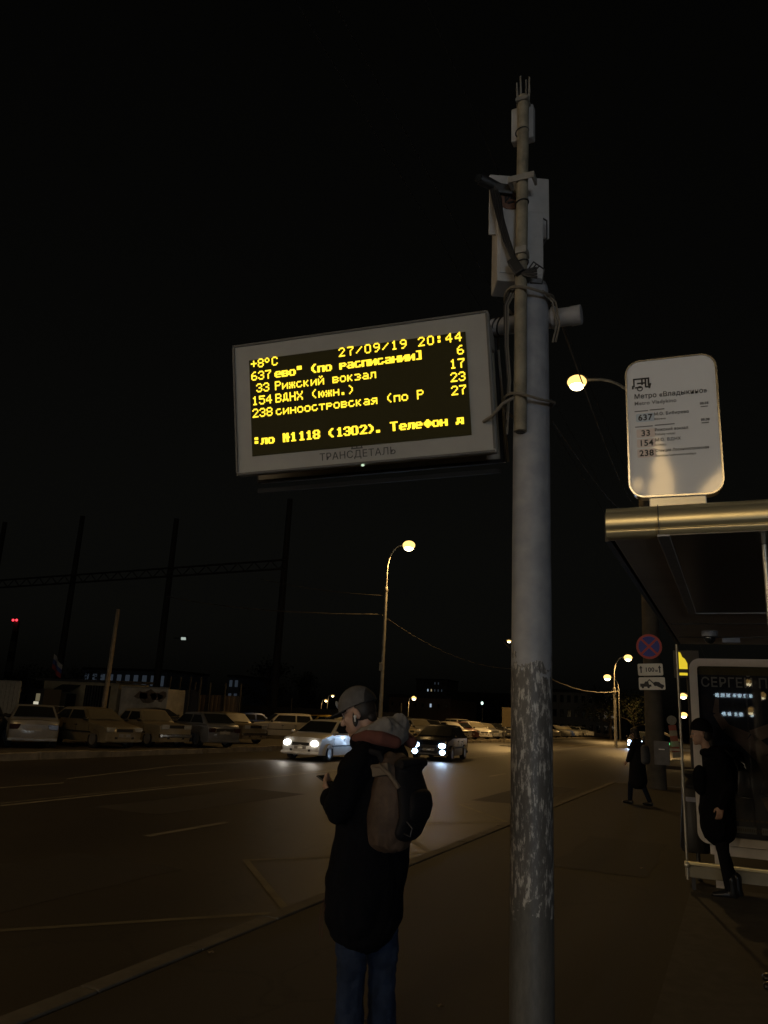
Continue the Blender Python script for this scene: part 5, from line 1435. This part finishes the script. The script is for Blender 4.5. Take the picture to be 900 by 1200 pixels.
MB().prism([(-.14, 1.02), (-.30, 1.00), (-.27, 1.28), (-.17, 1.28)], .08, .22, 'y').build('bag', SHOE, hb, smooth=True, bevel=.02)
MB().tube([(-.18, .15, 1.27), (-.14, .13, 1.40), (-.06, .13, 1.475), (-.10, .1, 1.44), (-.24, .12, 1.34), (-.26, .15, 1.27)], .008, 6).build('handle', SHOE, hb, smooth=True)

# the walker further along the pavement
wk = thing('person', 'person in dark knee-length coat walking away along the pavement', 'person', (-2.10, 19.06, 0), (0, 0, R(150)))
KM = place((.06, .0, 1.535), R(4), R(10))
def f(mb):
    head_shapes(mb, KM @ Matrix.Scale(.94, 4))
    limb(mb, [(.02, 0, 1.36), (0, 0, 1.2), (0, 0, .88)], [(.06, .08), (.09, .13), (.09, .13)])
    for s in (1, -1):
        limb(mb, [(-.02, s*.14, 1.30), (.03*s, s*.22, 1.06), (.13, s*.2, .92)], [.04, .034, .026])
        limb(mb, [(0, s*.08, .86), (.10*s+.05, s*.08, .46), (.20*s-.02, s*.08, .09)], [.075, .05, .036])
        hand_shapes(mb, (.13, s*.2, .92), (.7, 0, -.7), (.3, -s, 0), (.6, 0, .6), .5, .9)
part('body', blob(f, .008, 3), SKIN, wk)
q = MB().ell((-.012, 0, .03), (.105, .09, .105)); q.ell((-.04, 0, -.05), (.07, .08, .09)); bmesh.ops.transform(q.bm, matrix=KM, verts=q.bm.verts); q.build('hair', HAIR, wk, smooth=True)
def f(mb):
    limb(mb, [(.01, 0, 1.36), (-.01, 0, 1.30), (0, 0, 1.1), (.01, 0, .8), (.01, 0, .50)], [(.08, .11), (.135, .18), (.15, .19), (.165, .20), (.20, .22)], 18)
    for s in (1, -1):
        limb(mb, [(-.02, s*.15, 1.29), (.03*s, s*.235, 1.06)], [.07, .062]); limb(mb, [(.03*s, s*.235, 1.06), (.12, s*.2, .93)], [.06, .045])
    limb(mb, [(.08, 0, 1.37), (0, .09, 1.39), (-.08, 0, 1.41), (0, -.09, 1.39), (.08, 0, 1.37)], [.04]*5)
part('coat', blob(f, .011, 4), COAT2, wk)
def f(mb):
    for s in (1, -1): limb(mb, [(0, s*.085, .74), (.10*s+.05, s*.08, .44), (.20*s-.02, s*.08, .10)], [.085, .062, .05])
part('trousers', blob(f, .009, 3), mat('dark_blue_denim', (.010, .013, .024), .9, spec=.1), wk)
def f(mb):
    for s in (1, -1):
        x = .20*s-.03
        limb(mb, [(x-.04, s*.08, .045), (x+.05, s*.08, .048), (x+.17, s*.085, .034)], [(.045, .04), (.045, .045), (.03, .04)])
part('shoes', blob(f, .007, 2), SHOE, wk)
bk = thing('backpack', 'small pale backpack worn by the walking person', 'backpack', (-2.10, 19.06, 0), (0, 0, R(150)))
def f(mb): limb(mb, [(-.20, 0, 1.24), (-.215, 0, 1.08), (-.21, 0, .94)], [(.07, .12), (.085, .135), (.08, .135)], 16)
part('bag', blob(f, .010, 3), mat('pale_bag_cloth', (.085, .08, .075), .8, var=.2), bk)
for s in (1, -1): MB().tube([(-.17, s*.08, 1.28), (-.06, s*.10, 1.39), (.08, s*.11, 1.34), (.14, s*.11, 1.2)], .015, 8).build('strap', BLK, bk, smooth=True)

# the person on the shelter bench, only a shoe inside the picture
st = thing('person', 'person sitting on the shelter bench, only one black shoe inside the right edge', 'person', (1.0, 6.42, 0), (0, 0, R(180)))
SM = place((.05, 0, 1.24), 0, R(10))
def f(mb):
    head_shapes(mb, SM)
    limb(mb, [(0, 0, 1.06), (-.03, 0, .85), (-.02, 0, .55)], [(.06, .09), (.10, .14), (.11, .15)])
    for s in (1, -1):
        limb(mb, [(-.02, s*.15, 1.0), (.05, s*.22, .75), (.28, s*.12, .64)], [.042, .036, .026])
        limb(mb, [(0, s*.1, .55), (.44, s*.11, .52), (.70, s*.10, .10)], [.075, .055, .04])
        hand_shapes(mb, (.28, s*.12, .64), (.9, 0, -.3), (.1, 0, -1), (.1, -s, .1), .35)
part('body', blob(f, .008, 3), SKIN, st)
q = MB().ell((-.02, 0, .035), (.10, .088, .10)); bmesh.ops.transform(q.bm, matrix=SM, verts=q.bm.verts); q.build('hair', HAIR, st, smooth=True)
def f(mb):
    limb(mb, [(.0, 0, 1.06), (-.02, 0, 1.0), (-.03, 0, .8), (-.02, 0, .55)], [(.08, .12), (.14, .2), (.16, .21), (.17, .22)], 18)
    for s in (1, -1): limb(mb, [(-.02, s*.16, 1.0), (.05, s*.23, .75)], [.075, .065]); limb(mb, [(.05, s*.23, .75), (.26, s*.13, .65)], [.063, .048])
part('jacket', blob(f, .011, 4), COAT, st)
def f(mb):
    for s in (1, -1): limb(mb, [(-.02, s*.1, .56), (.44, s*.11, .53), (.69, s*.10, .14)], [.10, .075, .06])
part('trousers', blob(f, .009, 3), DARKPANT, st)
def f(mb):
    for s in (1, -1): limb(mb, [(.66, s*.1, .05), (.76, s*.1, .055), (.92, s*.105, .036)], [(.045, .042), (.048, .046), (.03, .042)])
part('shoes', blob(f, .006, 2), SHOE, st)

# ---------------------------------------------------------------- small litter
for lab, px, py in (('dry pale leaf on the pavement below the man and the pole', 515, 1180), ('tiny pale scrap on the pavement beside the kerb', 247, 1117), ('small scrap on the pavement left of the shelter', 752, 1018)):
    p = at_z(px, py, .004)
    b = MB(); o = [(p.x+.028*math.cos(a)*(1.0 if k % 2 else .6), p.y+.022*math.sin(a)*(1.0 if k % 2 else .7), .006+.006*(k % 3)) for k, a in enumerate([2*math.pi*q/9 for q in range(9)])]
    b.poly(o); bmesh.ops.solidify(b.bm, geom=b.bm.faces[:], thickness=.003)
    tag(b.build('dry_leaf' if 'leaf' in lab else 'paper_scrap', mat('dry_leaf', (.24, .19, .12), .8)), lab, 'litter', kind='thing')
